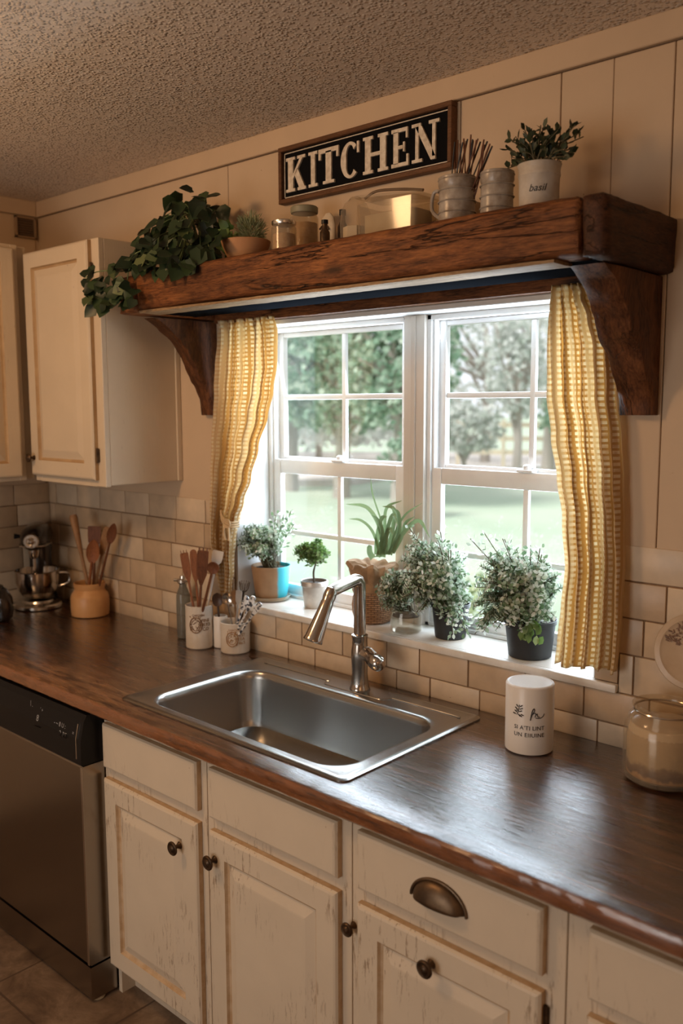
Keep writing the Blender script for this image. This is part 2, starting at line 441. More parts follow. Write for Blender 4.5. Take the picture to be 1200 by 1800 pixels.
def curtain_mat(name):
    m, nt, b = nodes(name)
    uv = N(nt, 'ShaderNodeUVMap'); sx = N(nt, 'ShaderNodeSeparateXYZ'); nt.links.new(uv.outputs[0], sx.inputs[0])
    def saw(o, per, duty):
        a = N(nt, 'ShaderNodeMath', operation='MULTIPLY'); a.inputs[1].default_value = 1 / per; nt.links.new(o, a.inputs[0])
        f = N(nt, 'ShaderNodeMath', operation='FRACT'); nt.links.new(a.outputs[0], f.inputs[0])
        g = N(nt, 'ShaderNodeMath', operation='LESS_THAN'); g.inputs[1].default_value = duty; nt.links.new(f.outputs[0], g.inputs[0]); return g.outputs[0]
    u = saw(sx.outputs['X'], .020, .60); v = saw(sx.outputs['Y'], .0135, .56)
    f = mix(nt, 1.0, u, v, 'MULTIPLY')
    nv = noise_n(nt, uv.outputs[0], 60, 3)
    f = mix(nt, 1.0, f, ramp(nt, nv, [(.3, .35), (.6, 1.)]), 'MULTIPLY')
    u2 = saw(sx.outputs['X'], .062, .42)
    base = mix(nt, u2, (.70, .49, .22), (.82, .67, .42))
    c = mix(nt, f, base, (.95, .88, .70))
    nt.links.new(c, b.inputs['Base Color']); b.inputs['Roughness'].default_value = .85
    tr = N(nt, 'ShaderNodeBsdfTranslucent'); nt.links.new(c, tr.inputs['Color'])
    mx = N(nt, 'ShaderNodeMixShader'); mx.inputs[0].default_value = .58; out = nt.nodes['Material Output']
    nt.links.new(b.outputs[0], mx.inputs[1]); nt.links.new(tr.outputs[0], mx.inputs[2]); nt.links.new(mx.outputs[0], out.inputs['Surface'])
    bump(nt, b, f, .35, .002)
    return m
CURT = curtain_mat('mustard_check_cotton')

# ------------------------------------------------------------------ room shell
H = 2.567; XL = -1.40; XR = 3.3; YB = -4.4
bm = B(); box(bm, XL - .15, XR + .15, YB - .15, .21, -.1, 0); struct('floor', bm, FLOOR, origin=(0, 0, 0))
bm = B(); box(bm, XL - .15, XR + .15, YB - .15, .21, H, H + .15); struct('ceiling', bm, CEIL)
# window wall with a real opening
OX0, OX1, OZ0, OZ1 = -.19, 1.13, 1.05, 2.0
bm = B()
for (a, b_, c, d) in ((XL - .15, OX0, 0, H), (OX1, XR + .15, 0, H), (OX0, OX1, 0, OZ0), (OX0, OX1, OZ1, H)):
    box(bm, a, b_, .0, .21, c, d, mi=1 if 0 else 0)
for f in bm.faces: f.material_index = 1 if abs(f.calc_center_median().y) < .001 else 0
seams = [XL, -.192, .716, 1.0, 1.27, 1.56, 1.87, 2.2, 2.5, 2.8, 3.1, XR]
for a, b_ in zip(seams, seams[1:]):
    g = .0012
    if b_ <= OX0 + .01 or a >= OX1 - .14:
        lo = max(a, OX1) if a >= OX1 - .14 else a
        box(bm, lo + g, b_ - g, -.007, .002, 1.40, 2.503, .0015, 1)
        if lo > a: box(bm, a + g, lo, -.007, .002, OZ1 - .004, 2.503, .0015, 1)
    else:
        box(bm, a + g, b_ - g, -.007, .002, OZ1 - .004, 2.503, .0015, 1)
struct('wall_front', bm, [WALL, WALLGAP])
bm = B(); box(bm, XL - .15, XL, YB, 0, 0, H)
for a, b_ in ((-.02, -.55), (-.55, -1.1), (-1.1, -1.65)): box(bm, XL, XL + .006, b_ + .001, a - .001, 1.40, 2.503, .0015, 1)
struct('wall_left', bm, WALL)
bm = B(); box(bm, XR, XR + .15, YB, 0, 0, H); struct('wall_right', bm, WALL)
bm = B(); box(bm, XL - .15, XR + .15, YB - .15, YB, 0, H); struct('wall_rear', bm, WALL)
bm = B(); box(bm, XL, XR, -.017, 0, 2.506, H, .002, 1); struct('trim_1', bm, WALL)
bm = B(); box(bm, XL, XL + .017, YB, -.018, 2.506, H, .002, 1); struct('trim_2', bm, WALL)

def tiles(bm, xs0, xs1, z0, z1, place, rows, seedv, skip=None):
    R = random.Random(seedv)
    zz = rows
    for k, (a, b_) in enumerate(zip(zz, zz[1:])):
        x = xs0 - R.uniform(0, .1)
        while x < xs1:
            w = R.choice([.165, .165, .165, .155, .12, .175])
            p, q = max(x, xs0), min(x + w, xs1)
            if q - p > .012:
                segs = [(p, q, a, b_)]
                if skip:
                    sx0, sx1, sz0 = skip
                    if a > 1.1: sx1 = OX1 + .001
                    if b_ > sz0 + .002 and q > sx0 and p < sx1:
                        segs = []
                        if p < sx0 - .012: segs.append((p, sx0, a, b_))
                        if q > sx1 + .012: segs.append((sx1, q, a, b_))
                        if a < sz0 - .012: segs.append((max(p, sx0), min(q, sx1), a, sz0))
                for (u0, u1, v0, v1) in segs: place(bm, u0 + .0018, u1 - .0018, v0 + .0018, v1 - .0018, R.uniform(-.0012, .0012))
            x += w
rows = [.912, .970, 1.049, 1.146, 1.234, 1.322, 1.408]
def pf(bm, a, b_, c, d, o): box(bm, a, b_, -.010 + o, .0, c, d, .0022, 2)
bm = B(); tiles(bm, XL + .012, 1.95, 0, 0, pf, rows, 3, (OX0 - .005, OX1 + .062, 1.049))
box(bm, XL + .004, OX0, -.0045, 0, .9, 1.408, mi=1); box(bm, OX1 + .06, 1.95, -.0045, 0, .9, 1.408, mi=1); box(bm, OX0, OX1 + .06, -.0045, 0, .9, 1.048, mi=1)
box(bm, OX1 + .002, OX1 + .0602, -.0105, 0, 1.0715, 1.144, .002, 2); box(bm, OX1, OX1 + .061, -.0045, 0, 1.071, 1.408, mi=1)
struct('trim_3', bm, [TILE, GROUT], smooth=True, origin=(0, 0, .9))
def pl(bm, a, b_, c, d, o): box(bm, XL, XL + .010 + o, -b_, -a, c, d, .0022, 2)
bm = B(); tiles(bm, .004, 1.3, 0, 0, pl, rows, 5)
box(bm, XL, XL + .0045, -1.3, 0, .9, 1.408, mi=1)
struct('trim_4', bm, [TILE, GROUT], smooth=True, origin=(XL, 0, .9))
# sill board
bm = B(); box(bm, OX0 - .004, OX1 + .062, -.022, .0, 1.049, 1.070, .004, 2); box(bm, OX0 + .001, OX1 - .001, -.002, .205, 1.051, 1.070)
struct('trim_5', bm, SILLM, smooth=True)
# painted reveal lining + casing under the header
bm = B(); box(bm, OX0, OX0 + .006, .001, .205, 1.070, OZ1); box(bm, OX1 - .006, OX1, .001, .205, 1.070, OZ1); box(bm, OX0, OX1, .001, .205, OZ1 - .006, OZ1)
box(bm, OX0, OX1, -.012, .0, OZ1 - .016, OZ1 - .001, .002, 1)
struct('trim_6', bm, WINW)
# post between the two windows
bm = B(); box(bm, .424, .500, .135, .205, 1.070, OZ1 - .006, .003, 2); box(bm, .452, .470, .130, .136, 1.072, OZ1 - .008, .002, 1); struct('trim_7', bm, POST, smooth=True)

def window(name, x0, x1, inner):
    w = thing(name, None, None, ((x0 + x1) / 2, .17, 1.07), kind='structure')
    zt, zb = OZ1 - .006, 1.070
    bm = B()
    fw = .016
    for a in ((x0, x0 + fw, zb, zt), (x1 - fw, x1, zb, zt), (x0, x1, zt - fw, zt), (x0, x1, zb, zb + .012)): box(bm, a[0], a[1], .150, .205, a[2], a[3], .002, 1)
    for a in ((x0 + fw, x0 + fw + .008), (x1 - fw - .008, x1 - fw)): box(bm, a[0], a[1], .158, .190, zb, zt, .001, 1)
    obj('window_frame', bm, WINW, w)
    xm = inner
    def sash(nm, a, b_, c, d, yf, st, top, bot, mx_, mz):
        bm = B()
        box(bm, a, a + st, yf, yf + .022, c, d, .003, 2); box(bm, b_ - st, b_, yf, yf + .022, c, d, .003, 2)
        box(bm, a + st, b_ - st, yf + .001, yf + .021, d - top, d, .003, 2); box(bm, a + st, b_ - st, yf + .001, yf + .021, c, c + bot, .003, 2)
        s = obj(nm, bm, WINW, w)
        bm = B(); box(bm, mx_ - .0085, mx_ + .0085, yf + .004, yf + .018, c + bot, d - top, .003, 2)
        box(bm, a + st, b_ - st, yf + .0045, yf + .0175, mz - .0085, mz + .0085, .003, 2)
        obj('muntin', bm, WINW, s)
        bm = B(); box(bm, a + st - .003, b_ - st + .003, yf + .0098, yf + .0122, c + bot - .003, d - top + .003)
        obj('pane', bm, PANE, s, smooth=False)
        return s
    xa, xb = x0 + fw + .004, x1 - fw - .004
    sash('upper_sash', xa, xb, 1.535, zt - fw, .182, .026, .016, .022, xm, 1.760)
    s = sash('lower_sash', xa, xb, zb + .010, 1.548, .158, .030, .048, .036, xm, 1.297)
    bm = B(); box(bm, xm - .025, xm + .025, .150, .180, 1.548, 1.556, .002, 1); closed(bm, [(.011, 0), (.011, .010), (.006, .014)], (xm, .166, 1.556), n=16)
    obj('sash_lock', bm, WINW, s)
    return w
window('window_1', OX0 + .006, .426, .137)
window('window_2', .498, OX1 - .006, .830)

# ------------------------------------------------------------------ shelf
def rough_box(bm, x0, x1, y0, y1, z0, z1, st, amp, mi=0, fr=6, seed=0):
    nx, ny, nz = (max(1, round((b_ - a) / st)) for a, b_ in ((x0, x1), (y0, y1), (z0, z1)))
    cache = {}
    cx, cy, cz = (x0 + x1) / 2, (y0 + y1) / 2, (z0 + z1) / 2
    def V(i, j, k):
        if (i, j, k) in cache: return cache[(i, j, k)]
        p = Vector((x0 + (x1 - x0) * i / nx, y0 + (y1 - y0) * j / ny, z0 + (z1 - z0) * k / nz))
        ed = (i in (0, nx)) + (j in (0, ny)) + (k in (0, nz))
        q = Vector((p.x * fr * .35, p.y * fr * 2, p.z * fr * 2)) + Vector((seed, 0, 0))
        d = Vector((noise.noise(q), noise.noise(q + Vector((9, 3, 1))), noise.noise(q + Vector((2, 7, 5))))) * amp
        q2 = Vector((p.x * 30 + seed, p.y * 60, p.z * 60))
        d += Vector((0, noise.noise(q2), noise.noise(q2 + Vector((4, 4, 4))))) * amp * .45
        if ed >= 2:
            t = amp * (1.0 + 1.5 * abs(noise.noise(Vector((p.x * 9 + seed, p.y * 9, p.z * 9)))))
            if i in (0, nx): d.x -= math.copysign(t, p.x - cx)
            if j in (0, ny): d.y -= math.copysign(t, p.y - cy)
            if k in (0, nz): d.z -= math.copysign(t, p.z - cz)
        cache[(i, j, k)] = bm.verts.new(p + d); return cache[(i, j, k)]
    def Q(*v):
        f = bm.faces.new(v); f.material_index = mi
    for i in range(nx):
        for j in range(ny):
            for k in (0, nz): Q(V(i, j, k), V(i + 1, j, k), V(i + 1, j + 1, k), V(i, j + 1, k))
        for k in range(nz):
            for j in (0, ny): Q(V(i, j, k), V(i + 1, j, k), V(i + 1, j, k + 1), V(i, j, k + 1))
    for j in range(ny):
        for k in range(nz):
            for i in (0, nx): Q(V(i, j, k), V(i, j + 1, k), V(i, j + 1, k + 1), V(i, j, k + 1))

SX0, SX1, SY, SZ0, SZ1 = -.33, 1.29, -.35, 2.015, 2.135
sh = thing('beam_shelf', 'thick rustic dark-stained timber beam shelf mounted over the window', 'shelf', ((SX0 + SX1) / 2, -.17, SZ0))
bm = B(); rough_box(bm, -.228, SX1 - .055, SY, -.262, SZ0 + .006, SZ1, .012, .0032, seed=1)
obj('front_beam', bm, BEAM, sh, angle=50)
bm = B(); rough_box(bm, -.228, 1.18, SY + .006, -.262, SZ0 - .004, SZ0 + .0065, .014, .0015, seed=4)
obj('pale_underside', bm, RAW, sh)['label'] = 'pale raw wood strip along the beam underside'
bm = B(); rough_box(bm, SX1 - .053, SX1, SY, -.002, SZ0, SZ1, .014, .003, seed=2); obj('end_board', bm, BEAMSHADE, sh, angle=50)
bm = B(); rough_box(bm, SX0, -.231, SY + .006, -.002, SZ0, SZ1 - .004, .014, .003, seed=3); obj('end_board', bm, BEAM, sh, angle=50)
bm = B(); box(bm, -.231, SX1 - .053, -.262, -.002, SZ1 - .032, SZ1 - .004); obj('top_board', bm, BEAM, sh)
bm = B(); rough_box(bm, -.24, 1.20, -.040, -.0075, 1.999, 2.045, .02, .0015, seed=8); obj('header_board', bm, BEAM, sh)
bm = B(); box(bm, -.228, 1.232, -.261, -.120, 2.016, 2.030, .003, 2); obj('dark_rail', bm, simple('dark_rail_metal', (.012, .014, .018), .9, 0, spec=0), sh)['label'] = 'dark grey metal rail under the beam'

def bracket(x0, x1, prof, label, seed):
    """rough-hewn corbel: profile (y front, z) from top down"""
    t = thing('shelf_bracket', label, 'bracket', ((x0 + x1) / 2, 0, prof[-1][1]), 'carved brackets under the beam shelf')
    bm = B(); nz = 34; nx = 5; rings = []
    zt, zb = prof[0][1], prof[-1][1]
    tab = [(z, y) for y, z in prof]
    grid = []
    for k in range(nz + 1):
        z = zt + (zb - zt) * k / nz
        yf = None
        for p, q in zip(tab, tab[1:]):
            if z >= q[0] - 1e-6:
                yf = p[1] + (q[1] - p[1]) * ((p[0] - z) / max(1e-6, p[0] - q[0])); break
        if yf is None: yf = tab[-1][1]
        ring = []
        loop = [(x0 + (x1 - x0) * i / nx, yf) for i in range(nx + 1)] + [(x1, yf * (1 - j / 4)) for j in range(1, 4)] + [(x1, -.008)] + [(x1 + (x0 - x1) * i / nx, -.008) for i in range(1, nx + 1)] + [(x0, yf * (j / 4)) for j in range(1, 4)]
        for n_, (x, y) in enumerate(loop):
            a = .007 if y < -.01 else 0
            q = Vector((x * 14 + seed, y * 14, z * 17))
            dx = noise.noise(q) * a * .8; dy = noise.noise(q + Vector((5, 5, 5))) * a * 1.4 + noise.noise(q * 3.1) * a * .6
            if n_ in (0, nx): dy += .006; dx += (.003 if n_ == 0 else -.003)
            ring.append(bm.verts.new(Vector((x + dx, min(-.0078, y + dy), z))))
        grid.append(ring)
    n = len(grid[0])
    for a, b_ in zip(grid, grid[1:]):
        for i in range(n): bm.faces.new((a[i], a[(i + 1) % n], b_[(i + 1) % n], b_[i]))
    bm.faces.new(grid[0]); bm.faces.new(grid[-1])
    obj('bracket_body', bm, BRK, t, angle=50)
    return t
bracket(-.325, -.262, [(-.262, 2.009), (-.215, 1.985), (-.165, 1.945), (-.130, 1.905), (-.100, 1.85), (-.068, 1.80), (-.045, 1.75), (-.030, 1.70)], 'rough carved wooden bracket under the left end of the beam shelf', 1)
bracket(1.178, 1.262, [(-.285, 2.012), (-.235, 1.985), (-.195, 1.945), (-.165, 1.895), (-.115, 1.85), (-.080, 1.80), (-.048, 1.745), (-.040, 1.708)], 'broad dark wooden bracket beside the right-hand curtain', 5)

# ------------------------------------------------------------------ KITCHEN sign
sg = thing('kitchen_sign', 'framed black sign reading KITCHEN in white serif letters above the shelf', 'sign', (.388, -.01, 2.34))
gx0, gx1, gz0, gz1 = .070, .707, 2.338, 2.502
bm = B(); box(bm, gx0 + .006, gx1 - .006, -.022, -.0075, gz0 + .006, gz1 - .006); obj('board', bm, SIGNBLK, sg, smooth=False)
bm = B(); w = .013
for a in ((gx0, gx1, gz0, gz0 + w), (gx0, gx1, gz1 - w, gz1), (gx0, gx0 + w, gz0 + w, gz1 - w), (gx1 - w, gx1, gz0 + w, gz1 - w)): box(bm, a[0], a[1], -.034, -.0075, a[2], a[3], .0015, 1)
obj('sign_frame', bm, FRAMEW, sg)
bm = B(); i0 = w + .004
for a in ((gx0 + i0, gx1 - i0, gz0 + i0, gz0 + i0 + .0025), (gx0 + i0, gx1 - i0, gz1 - i0 - .0025, gz1 - i0), (gx0 + i0, gx0 + i0 + .0025, gz0 + i0, gz1 - i0), (gx1 - i0 - .0025, gx1 - i0, gz0 + i0, gz1 - i0)): box(bm, a[0], a[1], -.0232, -.0218, a[2], a[3])
obj('border_line', bm, SIGNWHT, sg, smooth=False)
def letter(ch, x0, x1, z0, z1):
    P = []
    s, t = .30, .085   # stem width, serif thickness
    def R(a, b_, c, d): P.append([(a, c), (b_, c), (b_, d), (a, d)])
    def ser(cx, w, top): R(cx - w / 2, cx + w / 2, 1 - t, 1) if top else R(cx - w / 2, cx + w / 2, 0, t)
    if ch == 'I': R(.28, .72, t, 1 - t); ser(.5, .96, 1); ser(.5, .96, 0)
    if ch == 'T':
        R(.36, .64, t, 1 - t); R(0, 1, .87, 1); R(0, .11, .70, .87); R(.89, 1, .70, .87); ser(.5, .56, 0)
    if ch == 'H':
        for c in (.2, .8): R(c - .115, c + .115, t, 1 - t); ser(c, .4, 1); ser(c, .4, 0)
        R(.315, .685, .45, .55)
    if ch == 'N':
        R(.13, .25, t, 1 - t); R(.75, .87, t, 1 - t); ser(.16, .34, 1); ser(.19, .38, 0); ser(.81, .38, 1)
        P.append([(.13, 1 - t), (.70, 0), (.87, 0), (.87, .08), (.36, 1 - t)])
    if ch == 'E':
        R(.12, .40, t, 1 - t); R(0, .95, 1 - .1, 1); R(0, 1, 0, .1); R(.40, .70, .46, .55)
        R(.84, .95, .72, .9); R(.88, 1, .1, .30); R(.68, .78, .38, .63)
    if ch == 'K':
        R(.10, .36, t, 1 - t); ser(.23, .46, 1); ser(.23, .46, 0)
        P.append([(.36, .36), (.36, .50), (.70, 1 - t), (.84, 1 - t)]); P.append([(.44, .47), (.58, .66), (.95, t), (.66, t)])
        ser(.78, .40, 1); ser(.80, .42, 0)
    if ch == 'C':
        pts = []; n = 26
        for i in range(n):
            a0 = math.radians(48 + 264 * i / n); a1 = math.radians(48 + 264 * (i + 1) / n)
            def q(a): 
                th = .13 + .16 * abs(math.cos(a)) ** 1.4
                return (.5 + .5 * math.cos(a), .5 + .5 * math.sin(a)), (.5 + (.5 - th) * math.cos(a), .5 + (.5 - th * .62) * math.sin(a))
            (o0, i0_), (o1, i1_) = q(a0), q(a1); P.append([o0, o1, i1_, i0_])
        R(.86, .97, .66, .97)
    bm = B(); D = .006
    for p in P:
        f = [bm.verts.new((x0 + (x1 - x0) * u, -.022 - D, z0 + (z1 - z0) * v)) for u, v in p]
        b_ = [bm.verts.new((x0 + (x1 - x0) * u, -.0222, z0 + (z1 - z0) * v)) for u, v in p]
        bm.faces.new(f); bm.faces.new(b_[::-1])
        for i in range(len(p)): bm.faces.new((f[i], b_[i], b_[(i + 1) % len(p)], f[(i + 1) % len(p)]))
    obj('letter', bm, SIGNWHT, sg, smooth=False)
for ch, a, b_ in (('K', 502, 537), ('I', 541, 558), ('T', 559, 595), ('C', 598, 632), ('H', 637, 682), ('E', 687, 718), ('N', 723, 772)):
    xa = at(a, 290 - (a - 502) * .2, y=-.028).x; xb = at(b_, 290 - (b_ - 502) * .2, y=-.028).x
    letter(ch, xa + .001, xb - .001, 2.369, 2.468)

# ------------------------------------------------------------------ curtains
def curtain(name, tab, y0, label, cloth_w, npl, amp, bottoms, seed, extra=None):
    t = thing(name, label, 'curtain', ((tab[0][1] + tab[0][2]) / 2, y0, tab[-1][0]), 'mustard checked curtains')
    nu, nv = 110, 130
    vs, fs, uvs = [], [], []
    zt, zb = tab[0][0], tab[-1][0]
    for j in range(nv + 1):
        for i in range(nu + 1):
            u = i / nu
            zb_u = zb + bottoms(u)
            z = zt + (zb_u - zt) * j / nv
            a, b_ = interp(tab, z)
            w = b_ - a
            gath = cloth_w / max(w, .03)
            ph = npl * 2 * PI * (u + .03 * math.sin(7 * u + z * 2 + seed)) 
            am = amp * min(1.6, gath / 2.6) * min(1, w / .12)
            x = a + w * (u + .018 * math.sin(ph * 2 + 1))
            yy = y0 + am * math.sin(ph + .6 * math.sin(z * 4 + seed)) + am * .45 * math.sin(ph * 2.3 + z * 3) + .004 * noise.noise(Vector((u * 9 + seed, z * 9, 1)))
            if zt - z < .03:   # gathered heading ruffle
                yy += .004 * math.sin(u * npl * 11 + z * 80)
                x += .0015 * math.sin(u * npl * 15)
            vs.append((x, min(yy, -.0125 if z < 1.408 else -.0095), z)); uvs.append((u * cloth_w, z))
    for j in range(nv):
        for i in range(nu):
            a = j * (nu + 1) + i; fs.append((a, a + 1, a + nu + 2, a + nu + 1))
    o = obj('cloth', (vs, fs), CURT, t)
    uv = o.data.uv_layers.new(name='UVMap')
    for lp in o.data.loops: uv.data[lp.index].uv = uvs[lp.vertex_index]
    md = o.modifiers.new('thickness', 'SOLIDIFY'); md.thickness = .0012; md.offset = 0
    return t
tl = curtain('curtain', [(2.008, -.205, .048), (1.95, -.212, .056), (1.86, -.222, .056), (1.78, -.232, .042), (1.70, -.242, .018), (1.60, -.256, -.020), (1.50, -.264, -.062), (1.42, -.268, -.098), (1.36, -.268, -.125), (1.33, -.268, -.140), (1.28, -.270, -.150), (1.22, -.262, -.160), (1.19, -.246, -.162), (1.12, -.232, -.176), (1.085, -.226, -.186)],
        -.040, 'mustard checked curtain tied back at the left side of the window', .62, 7, .010, lambda u: .0 + .004 * math.sin(u * 30), 2)
bm = B()
c = Vector((-.152, -.062, 1.345))
for k in range(3):
    z = 1.352 - k * .008
    tube(bm, spline([(-.205, -.052, z + .03), (-.18, -.066, z + .012), (-.150, -.072, z), (-.132, -.062, z - .003), (-.128, -.040, z - .002)], 5), .0035, 7)
for s in (-1, 1):
    tube(bm, spline([c, c + Vector((s * .012, -.012, -.02)), c + Vector((s * .010, -.010, -.055))], 5), [.004] * 10 + [.006], 7)
lp = [c + Vector((.016 * math.cos(a), -.010, .014 * math.sin(a))) for a in [2 * PI * i / 14 for i in range(15)]]
tube(bm, lp, .003, 6)
obj('tieback', bm, simple('cream_cord', (.58, .42, .24), .8), tl)['label'] = 'cream cord tieback knotted'
curtain('curtain', [(2.010, 1.012, 1.104), (1.985, 1.008, 1.122), (1.93, 1.003, 1.148), (1.86, 1.001, 1.168), (1.76, 1.006, 1.176), (1.66, 1.020, 1.190), (1.56, 1.038, 1.197), (1.46, 1.054, 1.204), (1.34, 1.064, 1.210), (1.24, 1.056, 1.212), (1.16, 1.050, 1.210), (1.098, 1.046, 1.206)],
        -.046, 'mustard checked curtain hanging loose at the right side of the window',   .50, 5, .011, lambda u: .012 * u + .006 * math.sin(u * 26), 9)

# ------------------------------------------------------------------ worktop, sink
wt = B()
YF = -.670
prof = [(-.586, .915), (YF + .010, .915), (YF + .004, .913), (YF, .907), (YF - .001, .895), (YF, .880), (YF + .004, .875), (YF + .012, .8735), (-.586, .8735)]
nX = 240; x0, x1 = XL + .001, 1.94; rr = []
for i in range(nX + 1):
    x = x0 + (x1 - x0) * i / nX
    rr.append([wt.verts.new((x, y + (.0022 * noise.noise(Vector((x * 11, z * 30, 2))) + .0015 * noise.noise(Vector((x * 45, z * 50, 7)))) * (1 if y < -.62 else 0), z + (.0012 * noise.noise(Vector((x * 23, y * 40, 5))) if y < -.64 else 0))) for y, z in prof])
n = len(prof)
for a, b_ in zip(rr, rr[1:]):
    for i in range(n): wt.faces.new((a[i], a[(i + 1) % n], b_[(i + 1) % n], b_[i]))
wt.faces.new(rr[0]); wt.faces.new(rr[-1])
box(wt, x0, .022, -.586, -.0115, .8735, .915); box(wt, .823, x1, -.586, -.0115, .8735, .915); box(wt, .022, .823, -.075, -.0115, .8735, .915)
tag(obj('worktop', wt, COUNTER, origin=(0, 0, 0), angle=30), 'dark stained wooden plank worktop running the whole length under the window', 'worktop')

def rrect(x0, x1, y0, y1, r, z, n=8):
    out = []
    for cx, cy, a0 in ((x1 - r, y1 - r, 0), (x0 + r, y1 - r, PI / 2), (x0 + r, y0 + r, PI), (x1 - r, y0 + r, 1.5 * PI)):
        for i in range(n + 1): a = a0 + PI / 2 * i / n; out.append((cx + r * math.cos(a), cy + r * math.sin(a), z))
    return out
def loft(bm, loops, cap0=False, cap1=True):
    L = [[bm.verts.new(p) for p in l] for l in loops]; n = len(L[0])
    for a, b_ in zip(L, L[1:]):
        for i in range(n): bm.faces.new((a[i], a[(i + 1) % n], b_[(i + 1) % n], b_[i]))
    if cap1: bm.faces.new(L[-1])
    if cap0: bm.faces.new(L[0])
sk = thing('kitchen_sink', 'stainless steel drop-in single bowl sink set into the dark worktop', 'sink', (.42, -.33, .915))
ix0, ix1, iy0, iy1 = .068, .790, -.560, -.168
loops = [rrect(.000, .848, -.606, -.058, .022, .9155), rrect(.0, .848, -.606, -.058, .022, .919), rrect(.006, .842, -.600, -.064, .020, .9225), rrect(.016, .832, -.590, -.074, .018, .9225), rrect(.024, .824, -.582, -.082, .018, .9195),
         rrect(ix0 - .016, ix1 + .016, iy0 - .012, iy1 + .016, .085, .9195), rrect(ix0 - .006, ix1 + .006, iy0 - .006, iy1 + .006, .080, .9175), rrect(ix0, ix1, iy0, iy1, .075, .911), rrect(ix0 + .003, ix1 - .003, iy0 + .003, iy1 - .003, .073, .895),
         rrect(ix0 + .018, ix1 - .018, iy0 + .014, iy1 - .014, .065, .772), rrect(ix0 + .026, ix1 - .026, iy0 + .022, iy1 - .022, .060, .752), rrect(ix0 + .046, ix1 - .046, iy0 + .042, iy1 - .042, .045, .742), rrect(ix0 + .08, ix1 - .08, iy0 + .08, iy1 - .08, .03, .739)]
bm = B(); loft(bm, loops)
obj('basin', bm, STEEL, sk, angle=40)
bm = B()
for a, b_ in ((.07, .33), (.58, .80)):
    pts = [(a, -.108, .9200), (a + .01, -.104, .9205), (b_ - .01, -.104, .9205), (b_, -.110, .9200)]
    tube(bm, spline(pts, 4), .0022, 6)
tube(bm, spline([(.33, -.108, .9200), (.345, -.128, .9202), (.37, -.136, .9202), (.54, -.136, .9202), (.565, -.128, .9202), (.58, -.108, .9200)], 5), .0022, 6)
obj('deck_ridge', bm, STEEL, sk)
bm = B(); closed(bm, [(.044, .7392), (.046, .7412), (.040, .7418), (.030, .7395), (.010, .7393)], (.43, -.36, 0), n=28); obj('drain', bm, CHROME, sk)
# water drops in the basin and on the rim
bm = B()
for k in range(120):
    x = rnd(.16, .70); y = rnd(-.50, -.24); r = rnd(.0015, .004)
    closed(bm, [(r, .7394), (r * .8, .7394 + r * .3), (r * .3, .7394 + r * .5)], (x, y, 0), n=7)
tag(obj('water_drops', bm, glass('water', (.95, .97, 1), 1, .02)), 'clear water drops scattered on the sink bottom', 'water', kind='stuff')

# faucet
fa = thing('kitchen_faucet', 'brushed nickel pull-down faucet standing on the sink back edge', 'faucet', (.455, -.100, .9196))
fx, fy = .455, -.100
bm = B(); closed(bm, [(.030, .9198), (.030, .924), (.027, .929), (.0255, .94), (.0225, .968), (.0235, .99), (.025, 1.010), (.025, 1.035), (.0225, 1.052), (.022, 1.070), (.0235, 1.073), (.0235, 1.080), (.0175, 1.083)], (fx, fy, 0), n=36); obj('faucet_body', bm, CHROME, fa)
bm = B(); neck = [(fx, fy, 1.08), (fx, fy, 1.15), (fx, fy, 1.215), (fx, fy - .003, 1.232), (fx - .002, fy - .014, 1.2405), (fx - .004, fy - .040, 1.2375), (fx - .010, fy - .115, 1.2215)]
tube(bm, spline(neck, 5), [.0172] * 15 + [.0175] * 15 + [.0150], 20)
obj('spout', bm, CHROME, fa)
h0 = Vector((fx - .009, fy - .108, 1.224)); h1 = Vector((fx - .018, fy - .176, 1.092))
d = (h1 - h0).normalized(); q = Vector((0, 0, 1)).rotation_difference(d).to_matrix()
bm = B(); L = (h1 - h0).length
closed(bm, [(.008, -.012), (.0150, -.006), (.0175, .004), (.0180, .018), (.0165, .030), (.0178, .034), (.0190, .06), (.0225, .10), (.0262, L - .010), (.0280, L - .004), (.0275, L), (.020, L + .001), (.018, L - .004)], h0, n=32, mat=q); obj('spray_head', bm, CHROME, fa)
bm = B(); k0 = Vector((fx + .016, fy - .004, 1.030)); k1 = Vector((fx + .098, fy - .020, 1.012)); d = (k1 - k0).normalized(); q = Vector((0, 0, 1)).rotation_difference(d).to_matrix(); L = (k1 - k0).length
closed(bm, [(.015, 0), (.0175, .004), (.016, .018), (.0165, .034), (.0195, .038), (.0205, .048), (.0225, .052), (.0235, .066), (.021, .078), (.014, L), (.006, L + .002)], k0, n=28, mat=q)
tube(bm, spline([k0 + Vector((.006, -.002, .014)), k0 + Vector((.03, -.006, .020)), k0 + Vector((.055, -.012, .012))], 5), [.004] * 5 + [.0048] * 6, 8)
obj('faucet_handle', bm, CHROME, fa)

